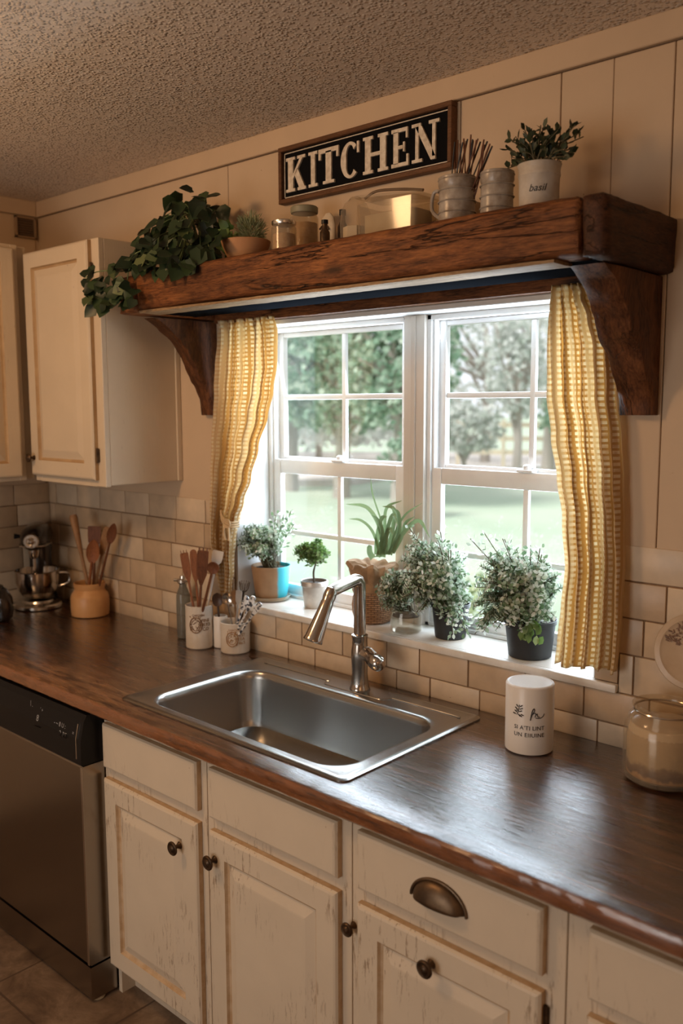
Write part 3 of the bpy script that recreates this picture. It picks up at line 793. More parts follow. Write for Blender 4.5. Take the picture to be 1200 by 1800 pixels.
# ------------------------------------------------------------------ cabinets
def panel(bm, x0, x1, z0, z1, yb, yf, raised=True, frame=.060, mi_g=1):
    """one door/drawer front: bevelled slab, routed groove and raised field, facing -y"""
    def R(i, y): return [(x0 + i, y, z0 + i), (x1 - i, y, z0 + i), (x1 - i, y, z1 - i), (x0 + i, y, z1 - i)]
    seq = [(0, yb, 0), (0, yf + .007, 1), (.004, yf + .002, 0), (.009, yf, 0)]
    if raised:
        seq += [(frame, yf, 0), (frame + .004, yf + .007, 1), (frame + .010, yf + .009, 1), (frame + .014, yf + .008, 0), (frame + .036, yf + .001, 0), (frame + .040, yf + .0005, 0)]
    L = [[bm.verts.new(p) for p in R(i, y)] for i, y, _ in seq]
    for k, (a, b_) in enumerate(zip(L, L[1:])):
        for i in range(4):
            f = bm.faces.new((a[i], a[(i + 1) % 4], b_[(i + 1) % 4], b_[i])); f.material_index = seq[k + 1][2]
    bm.faces.new(L[-1]); bm.faces.new(L[0])

def rot_panel(bm, ang, c):
    M = Matrix.Translation(c) @ Matrix.Rotation(ang, 4, 'Z') @ Matrix.Translation(-Vector(c))
    for v in bm.verts: v.co = M @ v.co

def knob(parent, x, y, z, name='knob', label=None, sc=1.12, dirv=(0, -1, 0)):
    q = Vector((0, 0, 1)).rotation_difference(Vector(dirv)).to_matrix()
    bm = B(); closed(bm, [(.009 * sc, 0), (.007 * sc, .004), (.0045 * sc, .008), (.0045 * sc, .016), (.012 * sc, .019), (.0165 * sc, .022), (.0165 * sc, .025), (.014 * sc, .0275), (.0105 * sc, .0260), (.0085 * sc, .0262), (.006 * sc, .029), (.002 * sc, .030)], (x, y, z), n=24, mat=q)
    o = obj(name, bm, BRONZE, parent)
    if label: o['label'] = label
    return o

def hinge(parent, x, y, z, ax='y'):
    bm = B(); box(bm, x - .006, x + .006, y - .004, y, z - .022, z + .022, .001, 1); tube(bm, [(x, y - .005, z - .024), (x, y - .005, z + .024)], .0042, 8)
    return obj('hinge', bm, BRONZE, parent)

YC = -.618   # face frame
def base_cabinet(x0, x1, label, openings, zl=.872, zr=.872):
    t = thing('base_cabinet', label, 'cabinet', ((x0 + x1) / 2, -.31, 0), 'cream base cabinets under the worktop')
    bm = B()
    box(bm, x0, x0 + .016, YC + .02, -.02, .0, zl); box(bm, x1 - .016, x1, YC + .02, -.02, .0, zr); box(bm, x0 + .016, x1 - .016, YC + .02, -.02, .095, .112)
    box(bm, x0 + .016, x1 - .016, -.03, -.02, .112, .872); box(bm, x0, x1, YC + .065, YC + .080, 0, .095)
    obj('carcass', bm, CABL, t, smooth=False)
    dx0, dx1, dr = openings
    bm = B()
    box(bm, x0 + .0008, dx0 + .012, YC, YC + .02, .095, .872, .001, 1); box(bm, dx1 - .012, x1 - .0008, YC, YC + .02, .095, .872, .001, 1)
    box(bm, dx0 + .012, dx1 - .012, YC + .001, YC + .019, .826, .872); box(bm, dx0 + .012, dx1 - .012, YC + .001, YC + .019, .672, .722); box(bm, dx0 + .012, dx1 - .012, YC + .001, YC + .019, .095, .125)
    obj('face_frame', bm, CABL, t)
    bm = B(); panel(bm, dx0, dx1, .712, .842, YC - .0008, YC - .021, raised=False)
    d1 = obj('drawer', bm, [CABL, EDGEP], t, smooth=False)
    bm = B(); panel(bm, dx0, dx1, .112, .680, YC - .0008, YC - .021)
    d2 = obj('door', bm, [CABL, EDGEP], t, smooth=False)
    return t, d1, d2
YD = YC - .021
c1, _, door1 = base_cabinet(-.062, .396, 'narrow cream cabinet between the dishwasher and the sink centre', (-.046, .374, 0), zr=.70); knob(door1, .305, YD, .600)
c2, _, door2 = base_cabinet(.397, .884, 'cream base cabinet below the right half of the sink', (.422, .855, 0), zl=.70); knob(door2, .447, YD, .612)
c3, dr3, door3 = base_cabinet(.885, 1.392, 'cream base cabinet with the brass cup pull on its drawer', (.912, 1.352, 0)); knob(door3, 1.112, YD, .632)
knob(c3, .877 + .012, YC, .612, sc=.95); 
hinge(door3, 1.356, YC, .628)
c4, _, _ = base_cabinet(1.393, 1.93, 'cream base cabinet farthest right, cut off by the frame edge', (1.440, 1.885, 0))
c0, _, _ = base_cabinet(-1.395, -.672, 'cream base cabinet left of the dishwasher in the corner', (-1.36, -.70, 0))
# cup pull
bm = B(); px, pz = 1.128, .782; n1, n2 = 18, 9; gr = []
for i in range(n1 + 1):
    a = PI * i / n1; row = []
    for j in range(n2 + 1):
        b_ = PI / 2 * j / n2
        row.append(bm.verts.new((px - .062 * math.cos(a) * (1 - .12 * math.sin(b_)), YD - .001 - .024 * math.sin(b_) * (.35 + .65 * math.sin(a)), pz - .018 + .046 * math.sin(a) * math.cos(b_) * 1.0)))
    gr.append(row)
for a, b_ in zip(gr, gr[1:]):
    for j in range(n2): bm.faces.new((a[j], b_[j], b_[j + 1], a[j + 1]))
bmesh.ops.remove_doubles(bm, verts=bm.verts, dist=1e-5)
tube(bm, [(px - .066 * math.cos(PI * i / 20), YD - .002, pz - .020 + .050 * math.sin(PI * i / 20)) for i in range(21)], .0032, 8)
o = obj('cup_pull', bm, PULL, dr3); md = o.modifiers.new('s', 'SOLIDIFY'); md.thickness = .0018

# dishwasher
dw = thing('dishwasher', 'stainless steel dishwasher with black control panel left of the cabinets', 'dishwasher', (-.365, -.36, 0))
dx0, dx1, dyf = -.668, -.066, -.690
bm = B(); box(bm, dx0 + .004, dx1 - .004, -.60, -.04, .012, .862); obj('tub', bm, BLACK, dw, smooth=False)
bm = B()
def prism(bm, pts, a, b_, mi=0):
    f = [bm.verts.new((a, y, z)) for y, z in pts]; g = [bm.verts.new((b_, y, z)) for y, z in pts]
    for fc in (bm.faces.new(f), bm.faces.new(g[::-1])): fc.material_index = mi
    for i in range(len(pts)): k = bm.faces.new((f[i], g[i], g[(i + 1) % len(pts)], f[(i + 1) % len(pts)])); k.material_index = mi
prism(bm, [(-.602, .120), (dyf + .004, .120), (dyf, .126), (dyf, .718), (dyf + .003, .722), (-.602, .722)], dx0, dx1)
dd = obj('door', bm, DWSTEEL, dw, smooth=False)
bm = B(); box(bm, dx1 - .010, dx1 - .0005, dyf - .0012, dyf - .0002, .122, .720); obj('edge_trim', bm, DWSTEELT, dd, smooth=False)
bm = B(); prism(bm, [(-.602, .725), (dyf - .001, .725), (dyf - .004, .729), (dyf - .002, .80), (dyf + .010, .852), (dyf + .020, .868), (-.602, .868)], dx0, dx1)
cp = obj('control_panel', bm, BLACK, dw, smooth=False)
bm = B(); prism(bm, [(-.598, .010), (dyf + .006, .010), (dyf + .003, .015), (dyf + .003, .112), (-.598, .112)], dx0 + .002, dx1 - .002); obj('kick_panel', bm, DWSTEEL, dw, smooth=False)
bm = B()
def onpanel(xc, zc):
    def fn(u, v, w): 
        z = zc + v; y = dyf - .0045 + max(0, (z - .80)) * .23 + (.80 - z) * -.0
        return Vector((xc + u, y - .0006, z))
    return fn
WM = simple('panel_print', (.72, .72, .72), .5)
for tx, sz, xx, zz in (('8', .026, -.300, .802), ('\u2014', .030, -.296, .778), ('- ~ 8 U :', .018, -.178, .815), ('2 BE', .022, -.155, .790), ('\\ .', .022, -.345, .835), ("' +", .016, -.285, .832), ('=', .016, -.105, .808)):
    bm = B(); text_bm(bm, tx, sz, onpanel(xx, zz), .0003); obj('panel_mark', bm, WM, cp, smooth=False)
bm = B(); tube(bm, [(-.089, dyf - .0035, .742), (-.089, dyf - .003, .80), (-.089, dyf + .006, .842)], .0018, 6); obj('panel_edge', bm, DWSTEELT, cp)
for x in (-.615, -.085):
    bm = B(); closed(bm, [(.018, .0005), (.020, .004), (.012, .010), (.006, .03)], (x, -.655, 0), n=18); obj('levelling_foot', bm, simple('foot_plastic', (.45, .35, .22), .6), dw)

# upper cabinets
def upper_cabinet_right():
    t = thing('upper_cabinet', 'cream upper cabinet on the window wall beside the shelf', 'cabinet', (-.72, -.15, 1.465), 'cream upper cabinets')
    x0, x1, z0, z1 = -.944, -.470, 1.463, 2.272
    bm = B(); box(bm, x0, x1, -.300, -.008, z0 + .004, z1, .002, 1); box(bm, x1, x1 + .0075, -.028, -.008, z0 + .004, z1, .002, 1); obj('carcass', bm, CAB, t)
    bm = B()
    box(bm, x0 + .020, x0 + .060, -.320, -.300, z0, z1, .002, 1); box(bm, x1 - .055, x1, -.320, -.300, z0, z1, .002, 1); box(bm, x0 + .060, x1 - .055, -.319, -.300, z0, z0 + .05); box(bm, x0 + .060, x1 - .055, -.319, -.300, z1 - .04, z1)
    obj('face_frame', bm, CAB, t)
    bm = B(); panel(bm, x0 + .024, x1 - .040, z0 + .022, z1 - .004, -.3208, -.341, frame=.055)
    rot_panel(bm, math.radians(0), (x1 - .04, -.321, 0))
    d = obj('door', bm, [CAB, GLAZE], t, smooth=False)
    knob(d, x0 + .050, -.341, z0 + .085, sc=.95)
    hinge(d, x1 - .036, -.321, z0 + .105); hinge(d, x1 - .036, -.321, z1 - .1)
upper_cabinet_right()
def upper_cabinet_left():
    t = thing('upper_cabinet', 'cream upper cabinet at the far left, on the left wall', 'cabinet', (-1.17, -.75, 1.465), 'cream upper cabinets')
    xf, z0, z1 = -.948, 1.463, 2.30
    bm = B(); box(bm, XL + .006, xf - .02, -1.15, -.302, z0 + .004, z1, .002, 1); obj('carcass', bm, CAB, t)
    bm = B()
    box(bm, xf - .020, xf, -.370, -.345, z0, z1, .001, 1); box(bm, xf - .020, xf, -1.15, -1.11, z0, z1, .001, 1); box(bm, xf - .02, xf - .001, -1.11, -.37, z0, z0 + .03); box(bm, xf - .02, xf - .001, -1.11, -.37, z1 - .03, z1)
    obj('face_frame', bm, CAB, t)
    for a, b_ in ((-1.125, -.752), (-.742, -.366)):
        bm = B(); w_ = b_ - a
        panel(bm, 0, w_, z0 + .014, z1 - .014, -.0008, -.020, frame=.052)
        M = Matrix.Translation((xf, a, 0)) @ Matrix.Rotation(PI / 2, 4, 'Z')
        for v in bm.verts: v.co = M @ v.co
        obj('door', bm, [CAB, GLAZE], t, smooth=False)
upper_cabinet_left()
# wall vent near ceiling corner
v_ = thing('wall_vent', 'small brown vent box in the corner below the ceiling', 'vent', (XL, -.07, 2.42))
bm = B()
for a in ((-.112, -.104, 2.415, 2.50), (-.030, -.022, 2.415, 2.50), (-.112, -.022, 2.415, 2.423), (-.112, -.022, 2.492, 2.50)): box(bm, XL + .006, XL + .022, a[0], a[1], a[2], a[3], .001, 1)
obj('vent_frame', bm, simple('vent_paint', (.30, .20, .12), .6), v_)
bm = B(); box(bm, XL + .0065, XL + .010, -.104, -.030, 2.423, 2.492)
for k in range(7): box(bm, XL + .010, XL + .018, -.104, -.030, 2.427 + k * .0095, 2.430 + k * .0095)
obj('louvre', bm, simple('vent_louvre', (.14, .085, .05), .7), v_)

# ------------------------------------------------------------------ vessels
def vessel(name, label, cat, c, prof, mat, inner=None, group=None, n=44, wob=0, part='body'):
    """prof outer (r,z) from base up; wall closed over the rim down to an inner floor"""
    t = thing(name, label, cat, (c[0], c[1], c[2]), group)
    th = inner if inner is not None else .004
    rt, zt = prof[-1]; z0 = prof[0][1]
    full = list(prof) + [(rt - th * .5, zt + th * .35), (rt - th, zt)]
    for r, z in reversed(prof[1:-1]): full.append((max(.002, r - th), max(z, z0 + th * 1.5)))
    full.append((max(.002, prof[0][0] - th * 2), z0 + th * 1.5))
    bm = B(); closed(bm, full, (c[0], c[1], 0), n=n, wob=wob); obj(part, bm, mat, t); return t

def soil(t, c, r, z):
    bm = B(); closed(bm, [(r, z - .004), (r, z), (r * .5, z + .003), (.003, z + .004)], (c[0], c[1], 0), n=24); obj('soil', bm, SOIL, t)

def leafset():
    return [], []
def leaf(L, p, d, nrm, ln, wd, curl=.15, shape=0):
    """one folded leaf blade"""
    vs, fs = L
    d = d.normalized(); s = d.cross(nrm)
    if s.length < 1e-4: s = d.cross(Vector((.3, .5, .8)))
    s.normalize(); u = s.cross(d).normalized(); i = len(vs)
    if shape == 0:      # simple oval
        st = [(0, 0), (.3, .42), (.65, .5), (1, 0)]
    elif shape == 1:    # heart-shaped
        st = [(0, .0), (-.06, .34), (.30, .62), (.68, .36), (1, 0)]
    else:
        st = [(0, .15), (.4, .5), (.8, .4), (1, 0)]
    mid = []
    for k, (a, w) in enumerate(st):
        c = p + d * ln * a - u * ln * curl * a * a
        vs.append(c - u * wd * .12 if 0 < k < len(st) - 1 else c); mid.append(len(vs) - 1)
    lf, rt = [], []
    for a, w in st[1:-1]:
        c = p + d * ln * a - u * ln * curl * a * a
        vs.append(c + s * wd * w); lf.append(len(vs) - 1); vs.append(c - s * wd * w); rt.append(len(vs) - 1)
    for side, fl in ((lf, False), (rt, True)):
        ch = [mid[0]] + side + [mid[-1]]
        for k in range(len(mid) - 1):
            a, b_, c2, d2 = mid[k], mid[k + 1], ch[k + 1], ch[k]
            f = [a, b_, c2, d2]; f = [x for n_, x in enumerate(f) if x not in f[:n_]]
            if fl: f = f[::-1]
            if len(f) > 2: fs.append(tuple(f))

def rv(s=1.0): 
    v = Vector((rnd(-1, 1), rnd(-1, 1), rnd(-1, 1)))
    return v.normalized() * s if v.length > .01 else Vector((s, 0, 0))

def bushy(t, root, env_c, env_r, nst, ln, wd, mat, per=14, stem_r=.0012, shape=0, start=.35, droop=.02, ymax=None, pairs=True, zmin=None, smat=None, xmin=None):
    L = leafset(); sb = B()
    for k in range(nst):
        a = rv(); a = Vector((a.x * env_r[0], a.y * env_r[1], a.z * env_r[2])) * rnd(.5, 1.0) * (1 + .22 * noise.noise(a * 2.3 + Vector(root) * 9))
        tip = Vector(env_c) + a
        if ymax is not None: tip.y = min(tip.y, ymax)
        if xmin is not None and tip.y > -.045: tip.x = max(tip.x, xmin + rnd(0, .02))
        r0 = Vector(root) + Vector((rnd(-.02, .02), rnd(-.02, .02), 0))
        mid = (r0 * .45 + tip * .55) + Vector((0, 0, droop + .2 * (tip - r0).length * (.3 if tip.z > r0.z else .9)))
        if zmin is not None: tip.z = max(tip.z, zmin)
        pts = spline([r0, mid, tip], 7)
        tube(sb, pts, [stem_r] * (len(pts) - 1) + [stem_r * .5], 4)
        for j in range(per):
            f = start + (1 - start) * (j + rnd(0, .8)) / per; f = min(f, .999) * (len(pts) - 1); i = int(f); q = pts[i].lerp(pts[min(i + 1, len(pts) - 1)], f - i)
            td = (pts[min(i + 1, len(pts) - 1)] - pts[max(0, i - 1)]).normalized()
            sd = td.cross(rv()).normalized()
            for sgn in ((1, -1) if pairs else (1,)):
                dd_ = (sd * sgn + td * .55 + Vector((0, 0, .2))).normalized()
                sc = rnd(.7, 1.15)
                if ymax is None or (q + dd_ * ln).y < ymax + .01: leaf(L, q, dd_, td + rv(.3), ln * sc, wd * sc, rnd(0, .35), shape)
    obj('stems', sb, smat or STEM, t); obj('foliage', (L[0], L[1]), mat, t, angle=80)

ZS = 1.0705
# 1 terracotta / turquoise pot
def turq_mat():
    m, nt, b = nodes('turquoise_painted_terracotta')
    tc = N(nt, 'ShaderNodeTexCoord'); sx = N(nt, 'ShaderNodeSeparateXYZ'); nt.links.new(tc.outputs['Object'], sx.inputs[0])
    ns = noise_n(nt, tc.outputs['Object'], 30, 3)
    ad = N(nt, 'ShaderNodeMath', operation='MULTIPLY_ADD'); ad.inputs[1].default_value = .008; nt.links.new(ns, ad.inputs[0])
    dp = N(nt, 'ShaderNodeVectorMath', operation='DOT_PRODUCT'); dp.inputs[1].default_value = (.74, .67, 0); nt.links.new(tc.outputs['Object'], dp.inputs[0]); nt.links.new(dp.outputs['Value'], ad.inputs[2])
    f = ramp(nt, ad.outputs[0], [(.030, 0.), (.032, 1.)])
    c = mix(nt, f, ramp(nt, noise_n(nt, tc.outputs['Object'], 25, 5), [(.3, (.30, .17, .085)), (.7, (.38, .23, .12))]), (.035, .42, .52))
    nt.links.new(c, b.inputs['Base Color']); b.inputs['Roughness'].default_value = .5; return m
p = (-.112, .088, ZS)
t = vessel('potted_plant', 'small-leaved plant in a brown and turquoise pot at the left end of the sill', 'potted plant', p, [(.052, ZS + .012), (.055, ZS + .016), (.062, ZS + .07), (.067, ZS + .108), (.068, ZS + .118)], turq_mat(), part='pot')
bm = B(); closed(bm, [(.052, ZS), (.062, ZS + .003), (.066, ZS + .014), (.063, ZS + .0145), (.055, ZS + .0105), (.01, ZS + .0105)], p[:2] + (0,), n=36); obj('saucer', bm, simple('aqua_saucer', (.22, .33, .31), .4, c2=(.34, .22, .12), scale=12), t)
soil(t, p, .058, ZS + .108)
bushy(t, (p[0], p[1], ZS + .11), (-.145, .048, 1.280), (.118, .080, .068), 150, .013, .0075, SILVER, 11, ymax=.130, zmin=1.2, xmin=-.168)
rt_ = Vector((p[0], p[1], ZS + .11))
def spray(t, root, tip, nl, ln, wd, mat, name='foliage'):
    L = leafset(); sb = B(); 
    pts = spline([root, (Vector(root) * .5 + Vector(tip) * .5) + Vector((0, 0, .01)), tip], 8); tube(sb, pts, .0013, 4)
    for j in range(nl):
        f = (.25 + .75 * j / nl) * (len(pts) - 1); i = int(f); q = pts[min(i, len(pts) - 1)]; td = (Vector(tip) - Vector(root)).normalized()
        base = (td + rv(1.0)).normalized(); q2 = q + base * rnd(0, .022); leaf(L, q2, base, rv(), ln * rnd(.7, 1.1), wd, .1)
    obj('stem', sb, STEM, t); obj(name, (L[0], L[1]), mat, t, angle=80)
for tip in ((.0, .075, 1.385), (-.02, .06, 1.36), (.02, .07, 1.345), (-.045, .05, 1.37)):
    spray(t, rt_, tip, 60, .017, .009, SILVER)

# 2 small grey pot with tiny tree
p = (.082, .100, ZS)
t = vessel('potted_plant', 'little round-crowned tree in a small grey metal pot beside the turquoise pot', 'potted plant', p, [(.032, ZS), (.034, ZS + .003), (.041, ZS + .070), (.0445, ZS + .073), (.0455, ZS + .086), (.0445, ZS + .088)], ZINC, part='pot', inner=.003)
soil(t, p, .039, ZS + .078)
bm = B(); tube(bm, spline([(p[0], p[1], ZS + .078), (p[0] - .003, p[1], ZS + .115), (p[0] + .010, p[1] - .004, ZS + .145), (p[0] + .018, p[1], ZS + .175)], 5), [.0035] * 8 + [.0028] * 8, 7); obj('trunk', bm, simple('small_bark', (.07, .05, .03), .8), t)
bushy(t, (p[0] + .012, p[1], ZS + .150), (p[0] + .008, p[1] - .018, 1.245), (.082, .055, .046), 80, .014, .010, GREEN, 9, stem_r=.0009, ymax=.140)

# 3 strap-leaved plant in wrapped basket
p = (.352, .078, ZS)
t = thing('potted_plant', 'strap-leaved plant in a wicker basket wrapped in brown paper, behind the faucet', 'potted plant', p)
bm = B(); closed(bm, [(.048, ZS), (.056, ZS + .004), (.062, ZS + .03), (.064, ZS + .055), (.060, ZS + .082), (.056, ZS + .096), (.050, ZS + .096), (.05, ZS + .02)], p[:2] + (0,), n=44); obj('basket', bm, BASKET, t)
bm = B(); n = 64; rr = []
for k, (r, z) in enumerate([(.058, .086), (.060, .098), (.054, .112), (.056, .124), (.068, .140), (.076, .158), (.079, .172), (.072, .181), (.058, .180), (.045, .172), (.02, .168)]):
    ring = []
    for i in range(n):
        a = 2 * PI * i / n; fo = (.10 + .03 * k) if k < 8 else .12
        r2 = r * (1 + fo * .95 * noise.noise(Vector((math.cos(a) * 2.6, math.sin(a) * 2.6, z * 22))) +   .09 * noise.noise(Vector((math.cos(a) * 7, math.sin(a) * 7, z * 40))))
        z2 = z + (.026 * noise.noise(Vector((math.cos(a) * 2.2, math.sin(a) * 2.2, 4))) if k > 4 else 0)
        ring.append(bm.verts.new((p[0] + r2 * math.cos(a), p[1] + r2 * math.sin(a) * .9, ZS + z2)))
    rr.append(ring)
for a, b_ in zip(rr, rr[1:]):
    for i in range(n): bm.faces.new((a[i], a[(i + 1) % n], b_[(i + 1) % n], b_[i]))
bm.faces.new(rr[-1]); obj('paper_wrap', bm, BURLAP, t)
def strap(vs, fs, P, w):
    pts = spline(P, 6); m = len(pts); i0 = len(vs)
    for i, q in enumerate(pts):
        td = (pts[min(i + 1, m - 1)] - pts[max(0, i - 1)]).normalized(); s = td.cross(FW); s.normalize(); f = i / (m - 1)
        ww = w * (1 - .35 * f) * (1 if f < .75 else max(.05, (1 - f) / .25) ** .7); nn = s.cross(td)
        vs.extend([q - s * ww, q + nn * ww * .45, q + s * ww])
        if i:
            a = i0 + 3 * (i - 1); fs.append((a, a + 1, a + 4, a + 3)); fs.append((a + 1, a + 2, a + 5, a + 4))
S_ = [([(672, 975), (668, 930), (645, 892), (608, 886)], .075, .0075), ([(668, 975), (655, 935), (635, 915), (613, 912)], .05, .005), ([(676, 975), (672, 925), (655, 870), (651, 838)], .09, .003),
      ([(678, 975), (676, 925), (680, 892), (706, 880)], .10, .006), ([(684, 975), (695, 935), (712, 905), (742, 884)], .06, .004), ([(688, 972), (706, 940), (735, 915), (755, 945)], .04, .0075),
      ([(680, 975), (690, 930), (692, 895), (672, 890)], .08, .0075), ([(684, 975), (700, 940), (700, 905), (690, 893)], .03, .008), ([(676, 972), (680, 935), (690, 905), (700, 925)], .02, .007),
      ([(662, 975), (663, 945), (670, 912), (680, 908)], .06, .008), ([(690, 972), (705, 945), (712, 920), (728, 908)], .09, .006), ([(656, 982), (650, 972), (649, 962), (648, 958)], .04, .010), ([(672, 980), (676, 950), (684, 930), (690, 940)], .04, .009), ([(664, 980), (672, 940), (664, 915), (652, 905)], .03, .007)]
for P, yy, w_ in S_:
    vs, fs = [], []; P3 = [at(a, b_, y=.078 + (yy - .078) * k / 3) for k, (a, b_) in enumerate(P)]; strap(vs, fs, P3, w_)
    o = obj('leaf', (vs, fs), ALOE, t, angle=80)

# 4 glass jar with silver plant, 5, 6 black nursery pots
p = (.505, .050, ZS)
t = vessel('potted_plant', 'silvery plant spilling over a short clear glass jar, left of the nursery pots', 'potted plant', p, [(.040, ZS), (.046, ZS + .004), (.048, ZS + .045), (.044, ZS + .058), (.045, ZS + .068)], JARG, part='jar', inner=.003)
soil(t, p, .040, ZS + .050)
bushy(t, (p[0], p[1], ZS + .055), (.478, .030, 1.190), (.060, .060, .070), 120, .014, .008, SILVER, 11, ymax=.13, zmin=1.10)
p = (.640, .084, ZS)
NP = [(.042, ZS), (.044, ZS + .002), (.053, ZS + .088), (.056, ZS + .089), (.057, ZS + .100)]
t = vessel('potted_plant', 'silver-leaved plant in a black plastic pot, right beside the glass jar', 'potted plant', p, NP, BPOT, part='pot', inner=.003, group='silver plants in black pots')
soil(t, p, .052, ZS + .088)
bushy(t, (p[0], p[1], ZS + .09), (.615, .035, 1.250), (.128, .090, .118), 290, .0155, .0085, SILVER, 13, ymax=.140, zmin=1.105)
for k in range(9):
    spray(t, (p[0], p[1], ZS + .11), (p[0] - .03 + rnd(-.13, .12), rnd(-.05, .06), rnd(1.33, 1.385)), 34, .016, .009, SILVER, 'sprig')
for k in range(4):
    spray(t, (p[0], p[1], ZS + .10), (.735 + rnd(-.03, .03), rnd(-.03, .0), rnd(1.11, 1.17)), 40, .016, .009, SILVER, 'sprig')
p = (.908, .068, ZS)
NP = [(.054, ZS), (.056, ZS + .002), (.066, ZS + .088), (.069, ZS + .089), (.070, ZS + .100)]
t = vessel('potted_plant', 'silver-leaved plant in a black plastic pot next to the right curtain', 'potted plant', p, NP, BPOT, part='pot', inner=.003, group='silver plants in black pots')
soil(t, p, .064, ZS + .088)
bushy(t, (p[0], p[1], ZS + .09), (.890, .025, 1.252), (.138, .095, .118), 320, .0155, .0085, SILVER, 13, ymax=.138, zmin=1.14)
L = leafset()
for k in range(20):
    a = rnd(-.04, .05); q = Vector((p[0] + .045 + rnd(-.03, .03), p[1] - .066 + rnd(-.008, .004), ZS + rnd(.075, .12))); leaf(L, q, Vector((rnd(-.5, .5), -.3, -1)), Vector((0, -1, .2)), .026, .018, .1)
obj('trailing_leaves', (L[0], L[1]), GREEN, t, angle=80)
for k in range(9):
    spray(t, (p[0], p[1], ZS + .11), (p[0] - .02 + rnd(-.14, .11), rnd(-.05, .06), rnd(1.33, 1.392)), 34, .016, .009, SILVER, 'sprig')
L = leafset(); sb = B()
for k in range(7):
    tip = at(838 + rnd(-8, 14), 1118 - rnd(0, 45), y=.0 + rnd(-.02, .02)); r0 = Vector((p[0] - .05, p[1], ZS + .10)); pts = spline([r0, (r0 + tip) / 2 + Vector((0, -.02, .03)), tip], 8); tube(sb, pts, .001, 4)
    for j in range(26): i = int((.25 + .75 * j / 26) * (len(pts) - 1)); leaf(L, pts[i], (rv() + Vector((0, 0, -.2))), rv(), .017, .010, .1)
obj('stems', sb, STEM, t); obj('foliage', (L[0], L[1]), SILVER, t, angle=80)

# ------------------------------------------------------------------ utensils & counter jars
ZC = .9155
def camang(c): return math.atan2(CAM.y - c[1], CAM.x - c[0])
def utensil(name, label, kind, base, tip, mat, w=.024, hr=.005, group=None, L_head=None, cat='utensil'):
    base = Vector(base); tip = Vector(tip); d = (tip - base); Ln = d.length; d.normalize()
    s = d.cross(FW).normalized(); nn = s.cross(d).normalized()
    bm = B(); hl = L_head or min(.09, Ln * .42)
    def P(a, b_, c): return base + d * a + s * b_ + nn * c
    tube(bm, [P(0, 0, 0), P((Ln - hl) * .5, 0, 0), P(Ln - hl * .95, 0, 0)], [hr * .9, hr, hr * .85], 10)
    n = 14
    if kind in ('spoon', 'ladle', 'ring'):
        rows = []
        for i in range(n + 1):
            f = i / n; ww = w * math.sin(PI * min(1, .06 + .94 * f)) ** .6 if f < 1 else w * .02
            if kind == 'ladle': ww = w * math.sqrt(max(.002, 1 - (2 * f - 1) ** 2))
            rows.append([bm.verts.new(P(Ln - hl + hl * f, ww * g, (.30 * w * (1 - g * g) * (math.sin(PI * f) if f < 1 else 0)) + .001)) for g in (-1, -.75, -.4, 0, .4, .75, 1)] + [bm.verts.new(P(Ln - hl + hl * f, ww * g, (.30 * w * (1 - g * g) * (math.sin(PI * f) if f < 1 else 0)) - .0025)) for g in (1, .75, .4, 0, -.4, -.75, -1)])
        for a, b_ in zip(rows, rows[1:]):
            for i in range(14): bm.faces.new((a[i], a[(i + 1) % 14], b_[(i + 1) % 14], b_[i]))
        bm.faces.new(rows[0]); bm.faces.new(rows[-1])
    elif kind in ('spatula', 'paddle', 'fork'):
        out = []
        if kind == 'paddle': sh_ = [(0, .3), (.18, .75), (.45, 1), (.8, 1), (.95, .8), (1, .3)]
        else: sh_ = [(0, .28), (.12, .5), (.3, .9), (.6, 1), (.97, 1), (1, .92)]
        rows = [[P(Ln - hl + hl * f, -w * g, .002), P(Ln - hl + hl * f, w * g * (1 if f < 1 else .8), .002), P(Ln - hl + hl * f - (.008 if kind == 'fork' and f > .9 else 0), w * g, -.002), P(Ln - hl + hl * f, -w * g, -.002)] for f, g in sh_]
        rows = [[bm.verts.new(v) for v in r] for r in rows]
        for a, b_ in zip(rows, rows[1:]):
            for i in range(4): bm.faces.new((a[i], a[(i + 1) % 4], b_[(i + 1) % 4], b_[i]))
        bm.faces.new(rows[0]); bm.faces.new(rows[-1])
        if kind == 'fork':
            for g in (-.62, 0, .62): tube(bm, [P(Ln - hl * .2, w * g, 0), P(Ln + .010, w * g * 1.12, 0)], [w * .24, w * .12], 6, flat=.5)
    elif kind == 'stick':
        tube(bm, [P(Ln - hl, 0, 0), P(Ln - .012, 0, 0), P(Ln, 0, 0)], [hr, w, w * .8], 12)
    elif kind == 'whisk':
        for k in range(7):
            a = PI * k / 7; o_ = s * math.cos(a) + nn * math.sin(a)
            tube(bm, [P(Ln - hl, 0, 0) + (o_ * w * math.sin(PI * f) ** .7 + d * hl * (.5 - .5 * math.cos(PI * f)) if 1 else 0) for f in [i / 12 for i in range(7)]] , .0009, 5)
            tube(bm, [P(Ln - hl, 0, 0) + (-o_ * w * math.sin(PI * f) ** .7 + d * hl * (.5 - .5 * math.cos(PI * f))) for f in [i / 12 for i in range(7)]], .0009, 5)
    o = obj(name, bm, mat, origin=base); return tag(o, label, cat, group)

